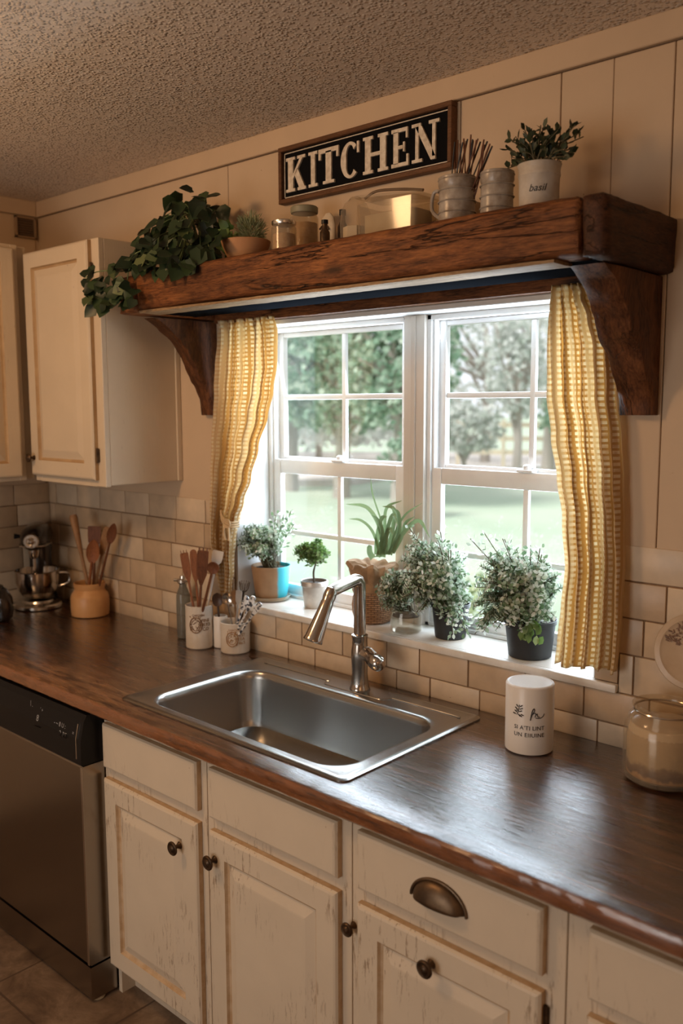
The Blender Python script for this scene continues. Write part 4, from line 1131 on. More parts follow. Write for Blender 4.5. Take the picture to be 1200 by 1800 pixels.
# stoneware crock far left
p = (-.955, -.098, ZC)
vessel('utensil_crock', 'round orange-brown stoneware crock in the corner beside the stand mixer', 'crock', p, [(.066, ZC), (.072, ZC + .003), (.074, ZC + .03), (.074, ZC + .07), (.070, ZC + .086), (.060, ZC + .097), (.057, ZC + .104), (.060, ZC + .118), (.062, ZC + .128)], CROCKM, inner=.006)
G1 = 'wooden utensils in the orange crock'
def ub(dx, dy=0): return (p[0] + dx, p[1] + dy, ZC + .015)
utensil('rolling_handle', 'light wooden stick leaning left in the orange crock', 'stick', ub(.022), at(128, 905, y=-.13), WLIGHT, .016, .008, G1, .16, 'wooden spoon')
utensil('wooden_spatula', 'dark square-ended spatula at the back of the orange crock', 'spatula', ub(-.01, .02), at(166, 925, y=-.06), WDARK, .026, .006, G1, cat='spatula')
utensil('wooden_spoon', 'reddish wooden spoon in the middle of the orange crock', 'spoon', ub(0, -.02), at(166, 948, y=-.13), WRED, .026, .006, G1, .10, cat='spoon')
utensil('wooden_paddle', 'flat light wooden paddle in the orange crock, right of the reddish spoon', 'paddle', ub(-.02, .01), at(189, 926, y=-.09), WLIGHT, .015, .006, G1, .13, cat='spatula')
utensil('wooden_spoon', 'dark wooden spoon at the right edge of the orange crock', 'spoon', ub(.0, .012), at(201, 920, y=-.10), WDARK, .018, .005, G1, .09, cat='spoon')

# stand mixer
mc = Vector((-1.235, -.165, ZC))
t = thing('stand_mixer', 'dark chrome stand mixer with a polished bowl in the left corner', 'mixer', mc)
fd = Vector((.80, -.60, 0)).normalized(); sd = Vector((-fd.y, fd.x, 0))
def Mx(v): return mc + fd * v[0] + sd * v[1] + Vector((0, 0, v[2]))
bm = B(); L_ = [[Mx((cx + rx * math.cos(a), ry * math.sin(a), z)) for a in [2 * PI * i / 36 for i in range(36)]] for cx, rx, ry, z in ((0, .088, .088, 0), (0, .094, .094, .004), (0, .094, .094, .014), (0, .088, .088, .020), (0, .062, .062, .024), (0, .058, .058, .032), (0, .03, .03, .033))]
loft(bm, L_); obj('base', bm, DWSTEELT, t)
bm = B(); L_ = [[Mx((-.115 + rx * math.cos(a), ry * math.sin(a), z)) for a in [2 * PI * i / 24 for i in range(24)]] for rx, ry, z in ((.06, .07, .0), (.05, .06, .03), (.036, .045, .10), (.036, .045, .20), (.04, .05, .25))]
loft(bm, L_, True); obj('column', bm, MIX_M, t)
bm = B(); closed(bm, [(.035, .036), (.058, .046), (.078, .075), (.086, .110), (.086, .150), (.089, .153), (.086, .155), (.083, .150), (.082, .11), (.05, .05)], mc, n=40)
tube(bm, spline([Mx((.0, .084, .140)), Mx((.0, .122, .135)), Mx((.0, .124, .10)), Mx((.0, .082, .082))], 6), .005, 8); obj('bowl', bm, BOWL_M, t)
bm = B(); L_ = []
for i in range(17):
    f = -1 + 2 * i / 16; xx = -.03 + .155 * f; r = max(.004, (1 - abs(f) ** 3.2) ** .5)
    L_.append([Mx((xx, .058 * r * math.cos(a), .285 + .052 * r * math.sin(a) + .006 * (1 - f * f))) for a in [2 * PI * k / 28 for k in range(28)]])
loft(bm, L_, True); obj('motor_head', bm, MIX_M, t)
bm = B(); q = Vector((0, 0, 1)).rotation_difference(fd).to_matrix()
closed(bm, [(.028, 0), (.030, .006), (.026, .012), (.020, .012), (.018, .008), (.010, .012), (.004, .018)], Mx((.112, 0, .288)), n=28, mat=q); obj('attachment_hub', bm, DWSTEELT, t)
bm = B(); tube(bm, [Mx((-.10, -.060, .262)), Mx((.0, -.061, .264)), Mx((.10, -.046, .266)), Mx((.124, 0, .267)), Mx((.10, .046, .266)), Mx((0, .061, .264))], .0035, 8); obj('trim_band', bm, DWSTEELT, t)
bm = B(); closed(bm, [(.012, .21), (.020, .225), (.022, .245)], Mx((.055, 0, 0)) - Vector((0, 0, 0)), n=20); tube(bm, [Mx((.055, 0, .21)), Mx((.055, 0, .10))], .006, 8); obj('beater_shaft', bm, BOWL_M, t)
bm = B(); tube(bm, [Mx((-.02, -.060, .29)), Mx((-.02, -.085, .292))], [.006, .011], 12); obj('speed_lever', bm, BLACK, t)

# kettle cut by the left edge
kc = Vector((-1.160, -.395, ZC))
t = thing('kettle', 'dark kettle on the worktop cut off at the left edge of the photo', 'kettle', kc)
bm = B(); closed(bm, [(.055, 0), (.070, .006), (.078, .04), (.072, .085), (.055, .115), (.042, .125), (.040, .132), (.02, .140), (.004, .142)], kc, n=36); obj('body', bm, MIX_M, t)
bm = B(); closed(bm, [(.006, 0), (.005, .010), (.012, .018), (.004, .026)], kc + Vector((0, 0, .140)), n=16); obj('lid_knob', bm, BLACK, t)
bm = B(); tube(bm, spline([kc + Vector((-.05, .03, .11)), kc + Vector((-.05, .03, .19)), kc + Vector((0, 0, .225)), kc + Vector((.05, -.03, .19)), kc + Vector((.05, -.03, .11))], 6), .006, 8); obj('handle', bm, BLACK, t)

# grey bottle with metal clip top
bc = (-.395, -.072, ZC)
t = thing('glass_bottle', 'grey glass bottle with a metal clip top behind the tall utensil jar', 'bottle', bc)
bm = B(); closed(bm, [(.020, 0), (.024, .003), (.025, .12), (.024, .155), (.017, .175), (.013, .185), (.013, .198)], bc, n=28); obj('bottle_body', bm, SODA, t)
bm = B(); closed(bm, [(.017, .196), (.020, .200), (.020, .210), (.011, .214), (.010, .224)], bc, n=24); tube(bm, [(bc[0] - .030, bc[1] - .014, ZC + .206), (bc[0] + .022, bc[1] + .006, ZC + .208)], .0055, 8); obj('clip_top', bm, DWSTEELT, t)

# tall printed jar
p = (-.262, -.108, ZC)
t = vessel('utensil_jar', 'tall cream jar with brown printed crest full of wooden utensils', 'jar', p, [(.043, ZC), (.0465, ZC + .004), (.047, ZC + .075), (.0465, ZC + .142), (.0475, ZC + .146)], CREAMC, inner=.004)
def crest(t, c, r, z, sc, mat, words_, mi2=None):
    bm = B(); a0 = camang(c); fn = wrap(c, r, a0, z)
    for rr_, th in ((.017 * sc, .0014), (.012 * sc, .0009)):
        pts = [fn(rr_ * math.cos(2 * PI * i / 24) - .010 * sc, rr_ * 1.25 * math.sin(2 * PI * i / 24), .0006) for i in range(25)]
        tube(bm, pts, th * sc, 5)
    R_ = random.Random(int(z * 1e4))
    for k in range(46):
        u = R_.uniform(-.026, .004) * sc; v = R_.uniform(-.022, .022) * sc; a = R_.uniform(0, PI); l_ = .004 * sc
        tube(bm, [fn(u, v, .0006), fn(u + l_ * math.cos(a), v + l_ * math.sin(a), .0006)], .0008 * sc, 4)
    for k, wd_ in enumerate(words_): text_bm(bm, wd_, .0125 * sc, wrap(c, r, a0 + .017 * sc / r, z + (.008 - .0115 * k) * sc), .0004)
    text_bm(bm, 'GARDEN', .0085 * sc, wrap(c, r, a0 - .004 / r, z + .024 * sc), .0004)
    obj('printed_crest', bm, mat, t)
crest(t, p, .0472, ZC + .085, 1.25, BROWNINK, ('FINE', 'HERB', 'CO'))
G2 = 'utensils in the tall printed jar'
def ub(dx, dy=0): return (p[0] + dx, p[1] + dy, ZC + .02)
utensil('wooden_fork', 'reddish wooden fork leaning left in the tall printed jar', 'fork', ub(.014, -.012), at(323, 972, y=-.14), WRED, .014, .0045, G2, .10, cat='fork')
utensil('wooden_spatula', 'orange-brown spatula in the tall jar, second from its left', 'paddle', ub(.010, .0), at(339, 966, y=-.12), WRED, .013, .0045, G2, .11, cat='spatula')
utensil('wooden_spatula', 'dark brown slotted spatula rising from the middle of the tall jar', 'fork', ub(0, -.01), at(357, 968, y=-.13), WDARK, .019, .005, G2, .12, cat='spatula')
utensil('wooden_ladle', 'round-bowled brown wooden ladle at the right of the tall jar', 'ladle', ub(-.008, -.014), at(377, 988, y=-.13), WDARK, .020, .005, G2, .044, cat='ladle')
utensil('white_spatula', 'flat white spatula behind the ladle in the tall jar', 'spatula', ub(-.014, .018), at(384, 968, y=-.07), WHITEC, .019, .004, G2, .055, cat='spatula')
# small plain jar
p = (-.206, -.062, ZC)
vessel('small_jar', 'small plain white jar squeezed between the two printed jars', 'jar', p, [(.021, ZC), (.024, ZC + .003), (.0245, ZC + .10), (.0235, ZC + .108)], WHITEC, inner=.003)
utensil('dark_scoop', 'dark scoop standing in the small plain white jar', 'ladle', (p[0], p[1], ZC + .02), at(381, 1042, y=-.07), simple('dark_scoop_wood', (.06, .028, .016), .4), .018, .004, None, .048, cat='scoop')
# short printed cup
p = (-.128, -.064, ZC)
t = vessel('utensil_cup', 'short cream cup with a brown printed label holding spoons', 'cup', p, [(.046, ZC), (.049, ZC + .004), (.0485, ZC + .05), (.050, ZC + .096), (.0515, ZC + .102)], CREAMC, inner=.004)
crest(t, p, .0495, ZC + .052, 1.15, OCHREINK, ('BEST', 'TEA', 'No.5'))
G3 = 'utensils in the short printed cup'
def ub(dx, dy=0): return (p[0] + dx, p[1] + dy, ZC + .02)
utensil('metal_spoon', 'silver-rimmed round spoon leaning left out of the short cup', 'ladle', ub(.016, -.010), at(397, 1042, y=-.10), CHROME, .017, .003, G3, .040, cat='spoon')
utensil('wooden_spoon', 'brown wooden spoon upright in the short cup', 'spoon', ub(.0, .01), at(411, 1036, y=-.06), WLIGHT, .015, .004, G3, .05, cat='spoon')
utensil('ladle', 'grey ladle with a curved handle in the middle of the short cup', 'spatula', ub(-.006, 0), at(420, 1038, y=-.07), ZINC, .010, .004, G3, .05, cat='ladle')
for k, (a, b_, c_) in enumerate(((434, 1048, 'patterned white spatula handle rising from the short cup, leftmost of three'), (446, 1048, 'patterned white handle in the short cup, between two like it'), (458, 1060, 'patterned white handle leaning right over the rim of the short cup'))):
    m_ = simple('patterned_melamine', (.80, .78, .75), .35)
    nt = m_.node_tree; bb = nt.nodes['Principled BSDF']; nt.links.new(ramp(nt, noise_n(nt, coords(nt), 90, 2), [(.50, (.82, .80, .77)), (.54, (.05, .06, .08))]), bb.inputs['Base Color'])
    utensil('patterned_utensil', c_, 'paddle', ub(-.012 + .004 * k, -.016), at(a, b_, y=-.10), m_, .009, .004, G3, .07, cat='utensil')
utensil('wire_whisk', 'dark wire whisk behind the short cup spoons', 'whisk', ub(-.004, .022), at(431, 1005, y=-.045), BRONZE, .017, .005, G3, .07, cat='whisk')

# white canister with writing
p = (1.040, -.155, ZC)
t = thing('canister', 'white ceramic canister with black lettering standing right of the sink', 'canister', p)
bm = B(); closed(bm, [(.052, 0), (.0565, .003), (.0570, .010), (.0570, .160), (.0550, .1635), (.052, .165), (.050, .1635), (.01, .1630)], p, n=56); obj('body', bm, WHITEC, t)
bm = B(); a0 = camang(p); z0 = p[2]
text_bm(bm, 'SI A\u2019TI LINT', .0135, wrap(p, .0571, a0, z0 + .064), .0003, spacing=1.05)
text_bm(bm, 'UN EIIUINE', .0135, wrap(p, .0571, a0, z0 + .047), .0003, spacing=1.1)
fn = wrap(p, .0571, a0, z0)
def stroke(P, r=.0009): tube(bm, [fn(a, b_, .0004) for a, b_ in [(q.x, q.y) for q in spline([Vector((u, v, 0)) for u, v in P], 5)]], r, 5)
stroke([(.002, .088), (.006, .110), (.010, .116), (.011, .111), (.006, .102), (.004, .096)], .0012); stroke([(.003, .100), (.012, .106), (.014, .100), (.012, .096), (.017, .104), (.019, .097), (.024, .096)])
stroke([(.014, .094), (.024, .093), (.032, .097), (.035, .103)])
stroke([(-.030, .098), (-.026, .108), (-.024, .122)]); 
for u, v, a in ((-.030, .104, 2.6), (-.024, .106, .4), (-.029, .111, 2.5), (-.022, .112, .5), (-.027, .117, 2.3), (-.022, .118, .7), (-.033, .099, 2.9), (-.020, .100, -.3), (-.026, .100, -.9), (-.029, .107, 1.8), (-.023, .098, -.6)):
    stroke([(u, v), (u + .004 * math.cos(a), v + .004 * math.sin(a)), (u + .007 * math.cos(a), v + .0065 * math.sin(a))], .0013)
obj('lettering', bm, BLACKINK, t)

# clip-top jar at right with lid flipped up
p = (1.350, -.112, ZC)
t = thing('storage_jar', 'large clouded storage jar with its round lid flipped up at the right edge', 'jar', p)
pr_ = [(.074, 0), (.083, .006), (.086, .02), (.087, .10), (.084, .125), (.076, .142), (.066, .150), (.066, .160), (.070, .163), (.070, .168), (.064, .169), (.060, .160), (.060, .150), (.080, .10), (.080, .012), (.02, .010)]
bm = B(); closed(bm, pr_, p, n=56); obj('jar_body', bm, CLOUDG, t)
m_, nt, bb = nodes('dried_contents')
tc = N(nt, 'ShaderNodeTexCoord'); sx = N(nt, 'ShaderNodeSeparateXYZ'); nt.links.new(tc.outputs['Object'], sx.inputs[0])
ns = noise_n(nt, tc.outputs['Object'], 28, 6, .6); ad = N(nt, 'ShaderNodeMath', operation='MULTIPLY_ADD'); ad.inputs[1].default_value = .05; nt.links.new(ns, ad.inputs[0]); nt.links.new(sx.outputs['Z'], ad.inputs[2])
nt.links.new(ramp(nt, ad.outputs[0], [(.028, (.34, .14, .05)), (.045, (.60, .36, .16)), (.052, (.12, .05, .025)), (.068, (.22, .11, .05)), (.078, (.62, .47, .30)), (.13, (.66, .50, .32))]), bb.inputs['Base Color'])
bump(nt, bb, ns, .6, .006)
bm = B(); closed(bm, [(.072, .011), (.0785, .016), (.079, .10), (.072, .125), (.05, .132), (.005, .134)], p, n=40); obj('contents', bm, m_, t)
lc = Vector((p[0] + .034, p[1] + .060, ZC + .278)); q = Vector((0, 0, 1)).rotation_difference(Vector((.25, -.93, .26)).normalized()).to_matrix()
bm = B(); closed(bm, [(.072, -.006), (.082, -.004), (.085, 0), (.083, .004), (.072, .006), (.066, .003), (.03, .0035), (.002, .0035)], lc, n=48, mat=q)
lid = obj('lid', bm, simple('stoneware_lid', (.60, .47, .33), .35, c2=(.52, .38, .25), scale=14), t)
bm = B(); R_ = random.Random(4)
for k in range(95):
    a = R_.uniform(1.7, 2.9); rr_ = R_.uniform(.030, .066); u, v = rr_ * math.cos(a), rr_ * math.sin(a); th = R_.uniform(0, PI)
    # disc axes: project world x/z onto the lid plane
    ax = (Vector((1, 0, 0)) - (q @ Vector((0, 0, 1))) * (q @ Vector((0, 0, 1))).x).normalized(); az = (q @ Vector((0, 0, 1))).cross(ax) * 1
    nz_ = q @ Vector((0, 0, 1)); P0 = lc + ax * u + az * abs(v) + nz_ * .0046
    dv = (ax * math.cos(th) + az * math.sin(th)) * R_.uniform(.004, .009)
    tube(bm, [P0, P0 + dv], R_.uniform(.0008, .002), 5)
obj('lid_motif', bm, simple('floral_print', (.16, .09, .06), .6, c2=(.30, .19, .13), scale=60), lid)
bm = B(); tube(bm, spline([(p[0] + .02, p[1] + .062, ZC + .150), (p[0] + .03, p[1] + .072, ZC + .168), (p[0] + .04, p[1] + .062, ZC + .185)], 4), .0045, 8); tube(bm, [(p[0] - .066 * math.cos(a), p[1] - .066 * math.sin(a), ZC + .156) for a in [2 * PI * i / 30 for i in range(31)]], .0022, 6)
obj('wire_clip', bm, CHROME, t)

# ------------------------------------------------------------------ things on the shelf
ZB = 2.134
# ivy
ic = Vector((-.140, -.175, ZB))
t = vessel('trailing_ivy', 'dark green heart-leaved ivy mounding and trailing over the left shelf end', 'potted plant', ic, [(.050, ZB), (.052, ZB + .003), (.064, ZB + .085), (.066, ZB + .09)], BPOT, part='pot', inner=.004)
L = leafset(); sb = B(); R_ = random.Random(11)
def ivyleaf(q, out, sz):
    d_ = Vector((R_.uniform(-.7, .7), R_.uniform(-.4, .2), R_.uniform(-1.1, -.1))); leaf(L, q, d_ + out * .35, out + Vector((R_.uniform(-.5, .5), R_.uniform(-.5, .5), R_.uniform(-.2, .6))), sz, sz * .86, R_.uniform(.05, .3), 1)
top = ic + Vector((0, 0, .10))
for k in range(300):
    px_ = R_.uniform(238, 424); f = (px_ - 335) / 95; yt = 333 + 78 * f * f + (18 if f < -.5 else 0); yb = 475 - max(0, f) * 42 + R_.uniform(-18, 6)
    py_ = yt + (yb - yt) * R_.random() ** .85; dep = R_.uniform(-.33, -.07)
    if px_ > 385 and py_ > 372: continue
    if py_ > 430 and dep > -.25: dep = R_.uniform(-.35, -.25)
    q = at(px_, py_, y=dep)
    if q.z < ZB + .012 and q.y > -.36: q.y = -.37
    out = (q - (ic + Vector((0, .02, .04)))).normalized(); ivyleaf(q, out, R_.uniform(.034, .056))
    if k % 6 == 0: tube(sb, spline([top, (top + q) / 2 + Vector((0, 0, .05)), q], 5), .0016, 5)
trail = [(300, 400), (275, 440), (245, 455), (215, 470), (190, 490), (178, 520), (196, 542)]
tp = [at(a, b_, y=-.20 - .028 * i) for i, (a, b_) in enumerate(trail)]
tube(sb, spline([top] + tp, 6), .002, 6)
tp2 = [at(a, b_, y=-.37) for a, b_ in ((250, 440), (215, 470), (170, 478), (150, 488))]; tube(sb, spline([top] + tp2, 6), .0018, 6)
tp3 = [at(a, b_, y=-.37) for a, b_ in ((240, 460), (222, 500), (205, 530), (165, 535))]; tube(sb, spline([top] + tp3, 6), .0018, 6)
for k in range(64):
    px_ = R_.uniform(150, 240); py_ = R_.uniform(465, 540) + (px_ - 190) * -.05
    if (px_ < 165 and py_ > 500) and R_.random() < .7: continue
    q = at(px_, py_, y=R_.uniform(-.40, -.365)); ivyleaf(q, Vector((.5, -1, .2)), R_.uniform(.030, .046))
for k in range(30):
    q = at(R_.uniform(225, 300), R_.uniform(420, 470), y=R_.uniform(-.40, -.36)); ivyleaf(q, Vector((.5, -1, .2)), R_.uniform(.034, .05))
obj('stems', sb, STEMG, t); obj('foliage', (L[0], L[1]), DKGREEN, t, angle=80)

# terracotta bowl with fuzzy plant
bc = Vector((.100, -.195, ZB))
t = vessel('terracotta_bowl', 'shallow orange clay bowl with a fuzzy pale plant, right of the ivy', 'planter', bc, [(.030, ZB), (.036, ZB + .003), (.056, ZB + .028), (.069, ZB + .058), (.072, ZB + .070)], TERRA, inner=.005, part='bowl')
L = leafset()
for k in range(1500):
    d_ = rv(); q = bc + Vector((.022, 0, .098)) + Vector((d_.x * .040, d_.y * .036, d_.z * .046)) * rnd(.3, 1)
    leaf(L, q, d_ + Vector((0, 0, .6)) + rv(.5), rv(), rnd(.010, .022), .0022, .1)
obj('fuzzy_foliage', (L[0], L[1]), FUZZ, t, angle=80)
L = leafset()
for k in range(26):
    q = bc + Vector((-.045 + rnd(-.028, .022), -.02 + rnd(-.03, .03), rnd(.045, .125))); leaf(L, q, Vector((rnd(-1, .4), rnd(-.6, .2), rnd(-.8, .6))), Vector((.3, -1, .3)), rnd(.022, .036), rnd(.02, .03), .2, 1)
obj('leafy_sprig', (L[0], L[1]), GREEN, t, angle=80)

def glassjar(name, label, c, r, h, lidmat, content, hc, group=None):
    t = thing(name, label, 'jar', c, group)
    bm = B(); closed(bm, [(r * .9, 0), (r, .004), (r, h * .80), (r * .86, h * .86), (r * .86, h * .9), (r * .80, h * .9), (r * .93, h * .78), (r * .93, .006), (.004, .005)], c, n=32); obj('jar_body', bm, CLOUDG, t)
    bm = B(); closed(bm, [(r * .95, h * .88), (r * .98, h * .90), (r * .98, h * .98), (r * .90, h), (.003, h)], c, n=32); obj('lid', bm, lidmat, t)
    if content: bm = B(); closed(bm, [(r * .9, .006), (r * .9, h * hc), (.003, h * hc + .003)], c, n=24); obj('contents', bm, content, t)
    return t
GR = simple('grains', (.46, .27, .12), .8, c2=(.62, .44, .24), scale=60, bmp=.5, bscale=120)
glassjar('glass_jar', 'small lidded glass jar at the front, under the sign corner', (.300, -.235, ZB), .034, .095, DWSTEELT, GR, .62)
glassjar('glass_jar', 'taller glass jar with a green-grey lid behind the small jar', (.265, -.120, ZB), .040, .155, simple('greenish_lid', (.24, .22, .14), .5), GR, .7)
# small ornament
t = thing('stone_ornament', 'small pale rounded ornament leaning between the jars and the glassware', 'ornament', (.385, -.15, ZB))
bm = B(); L_ = []
for z, w_, d_ in ((0, .022, .010), (.02, .026, .012), (.05, .027, .011), (.085, .026, .009), (.105, .020, .007), (.116, .009, .004)):
    L_.append([(.385 + w_ * math.cos(a), -.15 + d_ * math.sin(a), ZB + z) for a in [2 * PI * i / 24 for i in range(24)]])
loft(bm, L_, True); b0 = obj('body', bm, simple('pale_stone', (.62, .52, .38), .6, c2=(.48, .37, .25), scale=26, bmp=.3), t)
bm = B(); tube(bm, spline([(.365, -.162, ZB + .075), (.385, -.165, ZB + .083), (.398, -.163, ZB + .070)], 5), .003, 6); obj('carved_mark', bm, BRONZE, t)
# two dark slim bottles
for k, (x, y, h, lb) in enumerate(((.438, -.150, .118, 'slim dark bottle, the taller of two beside the clear square jar'), (.424, -.205, .085, 'slim dark bottle, shorter and nearer the shelf front of the two'))):
    t = thing('dark_bottle', lb, 'bottle', (x, y, ZB), 'slim dark bottles on the shelf')
    bm = B(); closed(bm, [(.011, 0), (.0135, .003), (.0135, h * .62), (.007, h * .75), (.007, h * .9)], (x, y, ZB), n=20); obj('bottle_body', bm, BRONZE, t)
    bm = B(); closed(bm, [(.009, h * .88), (.009, h), (.003, h + .001)], (x, y, ZB), n=16); obj('cap', bm, BLACK, t)
# domed clear jar + long glass dish
t = thing('glass_cloche', 'clear glass jar with a domed top standing on the shelf left of the glass dish', 'jar', (.520, -.190, ZB))
bm = B(); closed(bm, [(.034, 0), (.040, .004), (.041, .070), (.038, .095), (.028, .116), (.016, .126), (.014, .130), (.004, .131)], (.520, -.190, ZB), n=8); obj('jar_body', bm, CLOUDG, t, smooth=False)
bm = B(); closed(bm, [(.033, .005), (.033, .055), (.003, .06)], (.520, -.190, ZB), n=8); obj('contents', bm, simple('pale_contents', (.62, .52, .38), .7), t)
t = thing('glass_dish', 'long clear glass dish with a slanted handled lid in the shelf middle', 'dish', (.63, -.18, ZB))
bm = B(); loft(bm, [rrect(.566, .735, -.225, -.135, .012, ZB, 4), rrect(.560, .742, -.230, -.130, .014, ZB + .006, 4), rrect(.556, .748, -.234, -.126, .014, ZB + .098, 4), rrect(.560, .744, -.230, -.130, .014, ZB + .098, 4), rrect(.566, .738, -.225, -.135, .012, ZB + .010, 4)], True); obj('dish_body', bm, CLOUDG, t)
bm = B(); L_ = rrect(.552, .752, -.238, -.122, .014, 0, 4); loft(bm, [[(x, y, ZB + .099 + (.752 - x) * .08) for x, y, _ in L_], [(x, y, ZB + .105 + (.752 - x) * .08) for x, y, _ in L_]], True); obj('lid', bm, JARG, t)
bm = B(); tube(bm, spline([(.560, -.20, ZB + .120), (.60, -.20, ZB + .132), (.68, -.20, ZB + .124), (.745, -.20, ZB + .112)], 6), .0035, 8); obj('lid_handle', bm, simple('lid_wire', (.25, .18, .12), .4, .7), t)
bm = B(); loft(bm, [rrect(.570, .733, -.220, -.14, .012, ZB + .012, 4), rrect(.570, .733, -.220, -.14, .012, ZB + .072, 4)], True); obj('contents', bm, simple('cream_contents', (.60, .50, .35), .6, c2=(.46, .36, .23), scale=12), t)
t = thing('wooden_box', 'small tan box with a dark latch between the dish and the handled mug', 'box', (.800, -.10, ZB))
bm = B(); box(bm, .770, .835, -.13, -.07, ZB, ZB + .088, .003, 2); obj('box_body', bm, simple('tan_card', (.50, .37, .23), .6), t)
bm = B(); box(bm, .764, .780, -.142, -.128, ZB + .045, ZB + .072, .002, 1); obj('latch', bm, BRONZE, t)
# mugs
GM = 'grey stoneware mugs on the shelf'
CR = simple('crackled_grey_stoneware', (.46, .41, .35), .28, c2=(.22, .16, .11), scale=22, bmp=.2)
for (x, y, r, h, lb, hd) in ((.868, -.235, .041, .112, 'grey glazed mug holding dark sticks on the shelf', True), (.962, -.215, .036, .112, 'grey glazed mug without sticks beside the white bucket pot', False)):
    t = vessel('stoneware_mug', lb, 'mug', (x, y, ZB), [(r * .92, ZB), (r, ZB + .005), (r * 1.02, ZB + h * .25), (r, ZB + h * .5), (r * 1.02, ZB + h * .72), (r * .97, ZB + h * .78), (r * 1.05, ZB + h * .84), (r * 1.05, ZB + h)], CR, GM and .004, GM)
    bm = B()
    for z in (.30, .52, .74, .95): tube(bm, [(x + r * 1.05 * math.cos(a), y + r * 1.05 * math.sin(a), ZB + h * z) for a in [2 * PI * i / 32 for i in range(33)]], .0016, 5)
    obj('ridge', bm, CR, t)
    if hd:
        bm = B(); a = Vector((-.80, -.05, 0)).normalized(); c = Vector((x, y, ZB)); tube(bm, spline([c + a * r + Vector((0, 0, .09)), c + a * (r + .022) + Vector((0, 0, .088)), c + a * (r + .026) + Vector((0, 0, .05)), c + a * r + Vector((0, 0, .025))], 6), .0045, 8); obj('handle', bm, CR, t)
for k in range(20):
    px_ = 797 + k * 3.6 + rnd(-3, 3); py_ = 238 + abs(px_ - 828) * .42 + rnd(-3, 10)
    tip = at(px_, py_, y=-.235 + rnd(-.02, .02)); b_ = Vector((.868 + rnd(-.014, .014), -.235 + rnd(-.014, .014), ZB + .012))
    mid = (b_ + tip) / 2 + Vector((rnd(-.012, .012), 0, 0)); bm = B(); tube(bm, spline([b_, mid, tip], 5), [.002] * 5 + [.0016, .0016, .0014, .0018, .0022, .0018], 6)
    tag(obj('dark_stick', bm, [WDARK, BPOT, WDARK][k % 3], origin=b_), 'thin dark stick standing in the grey mug by the sign', 'stick', 'thin sticks in the grey mug')
# white bucket pot with plant
p = Vector((1.062, -.205, ZB))
t = vessel('potted_plant', 'dark leafy plant in a white bucket pot at the right end of the shelf', 'potted plant', p, [(.038, ZB), (.041, ZB + .003), (.044, ZB + .085), (.0455, ZB + .087), (.0455, ZB + .093), (.0445, ZB + .095), (.0455, ZB + .105), (.0475, ZB + .112)], simple('whitewashed_zinc', (.60, .54, .46), .5, c2=(.44, .37, .29), scale=20), part='bucket', inner=.003)
bm = B(); text_bm(bm, 'basil', .021, wrap(p, .0430, camang(p) - .1, ZB + .050), .0004, shear=.3); obj('lettering', bm, BLACKINK, t)
soil(t, p, .040, ZB + .098)
L = leafset(); sb = B(); R_ = random.Random(21)
tips = [(1016, 216), (1020, 232), (1003, 262), (985, 222), (968, 230), (950, 220), (934, 226), (920, 224), (906, 240), (892, 243), (890, 262), (905, 280), (898, 292), (960, 245), (940, 248), (925, 255), (975, 250), (990, 262), (912, 262), (998, 240), (948, 235), (1000, 275), (958, 262), (935, 268)]
for a, b_ in tips:
    for rep in range(2):
        tip = at(a + rep * R_.uniform(-10, 10), b_ + rep * R_.uniform(0, 14), y=-.205 + R_.uniform(-.05, .05)); r0 = p + Vector((R_.uniform(-.02, .02), R_.uniform(-.02, .02), .10)); pts = spline([r0, (r0 + tip) / 2 + Vector((0, 0, .012)), tip], 6); tube(sb, pts, .0012, 4)
        for j in range(5):
            i = int((.4 + .6 * j / 4.01) * (len(pts) - 1)); td = (tip - r0).normalized(); leaf(L, pts[i], td + rv(.9), rv(), R_.uniform(.016, .024), R_.uniform(.010, .014), .15, 0)
obj('stems', sb, STEM, t); obj('foliage', (L[0], L[1]), OLIVE, t, angle=80)

# ------------------------------------------------------------------ outdoors
GZ = -.45
m_, nt, bb = nodes('lawn_grass'); v = coords(nt)
nt.links.new(ramp(nt, noise_n(nt, v, .35, 5), [(.35, (.38, .47, .36)), (.65, (.47, .53, .43))]), bb.inputs['Base Color']); bb.inputs['Roughness'].default_value = .9; bb.inputs['Specular IOR Level'].default_value = .1
bm = B(); nlx = 30
bmesh.ops.create_grid(bm, x_segments=40, y_segments=40, size=90)
for v_2 in bm.verts: v_2.co = Vector((v_2.co.x, v_2.co.y + 90.25, GZ + .12 * noise.noise(Vector((v_2.co.x * .08, v_2.co.y * .08, 0)))))
struct('ground', bm, m_, smooth=True)

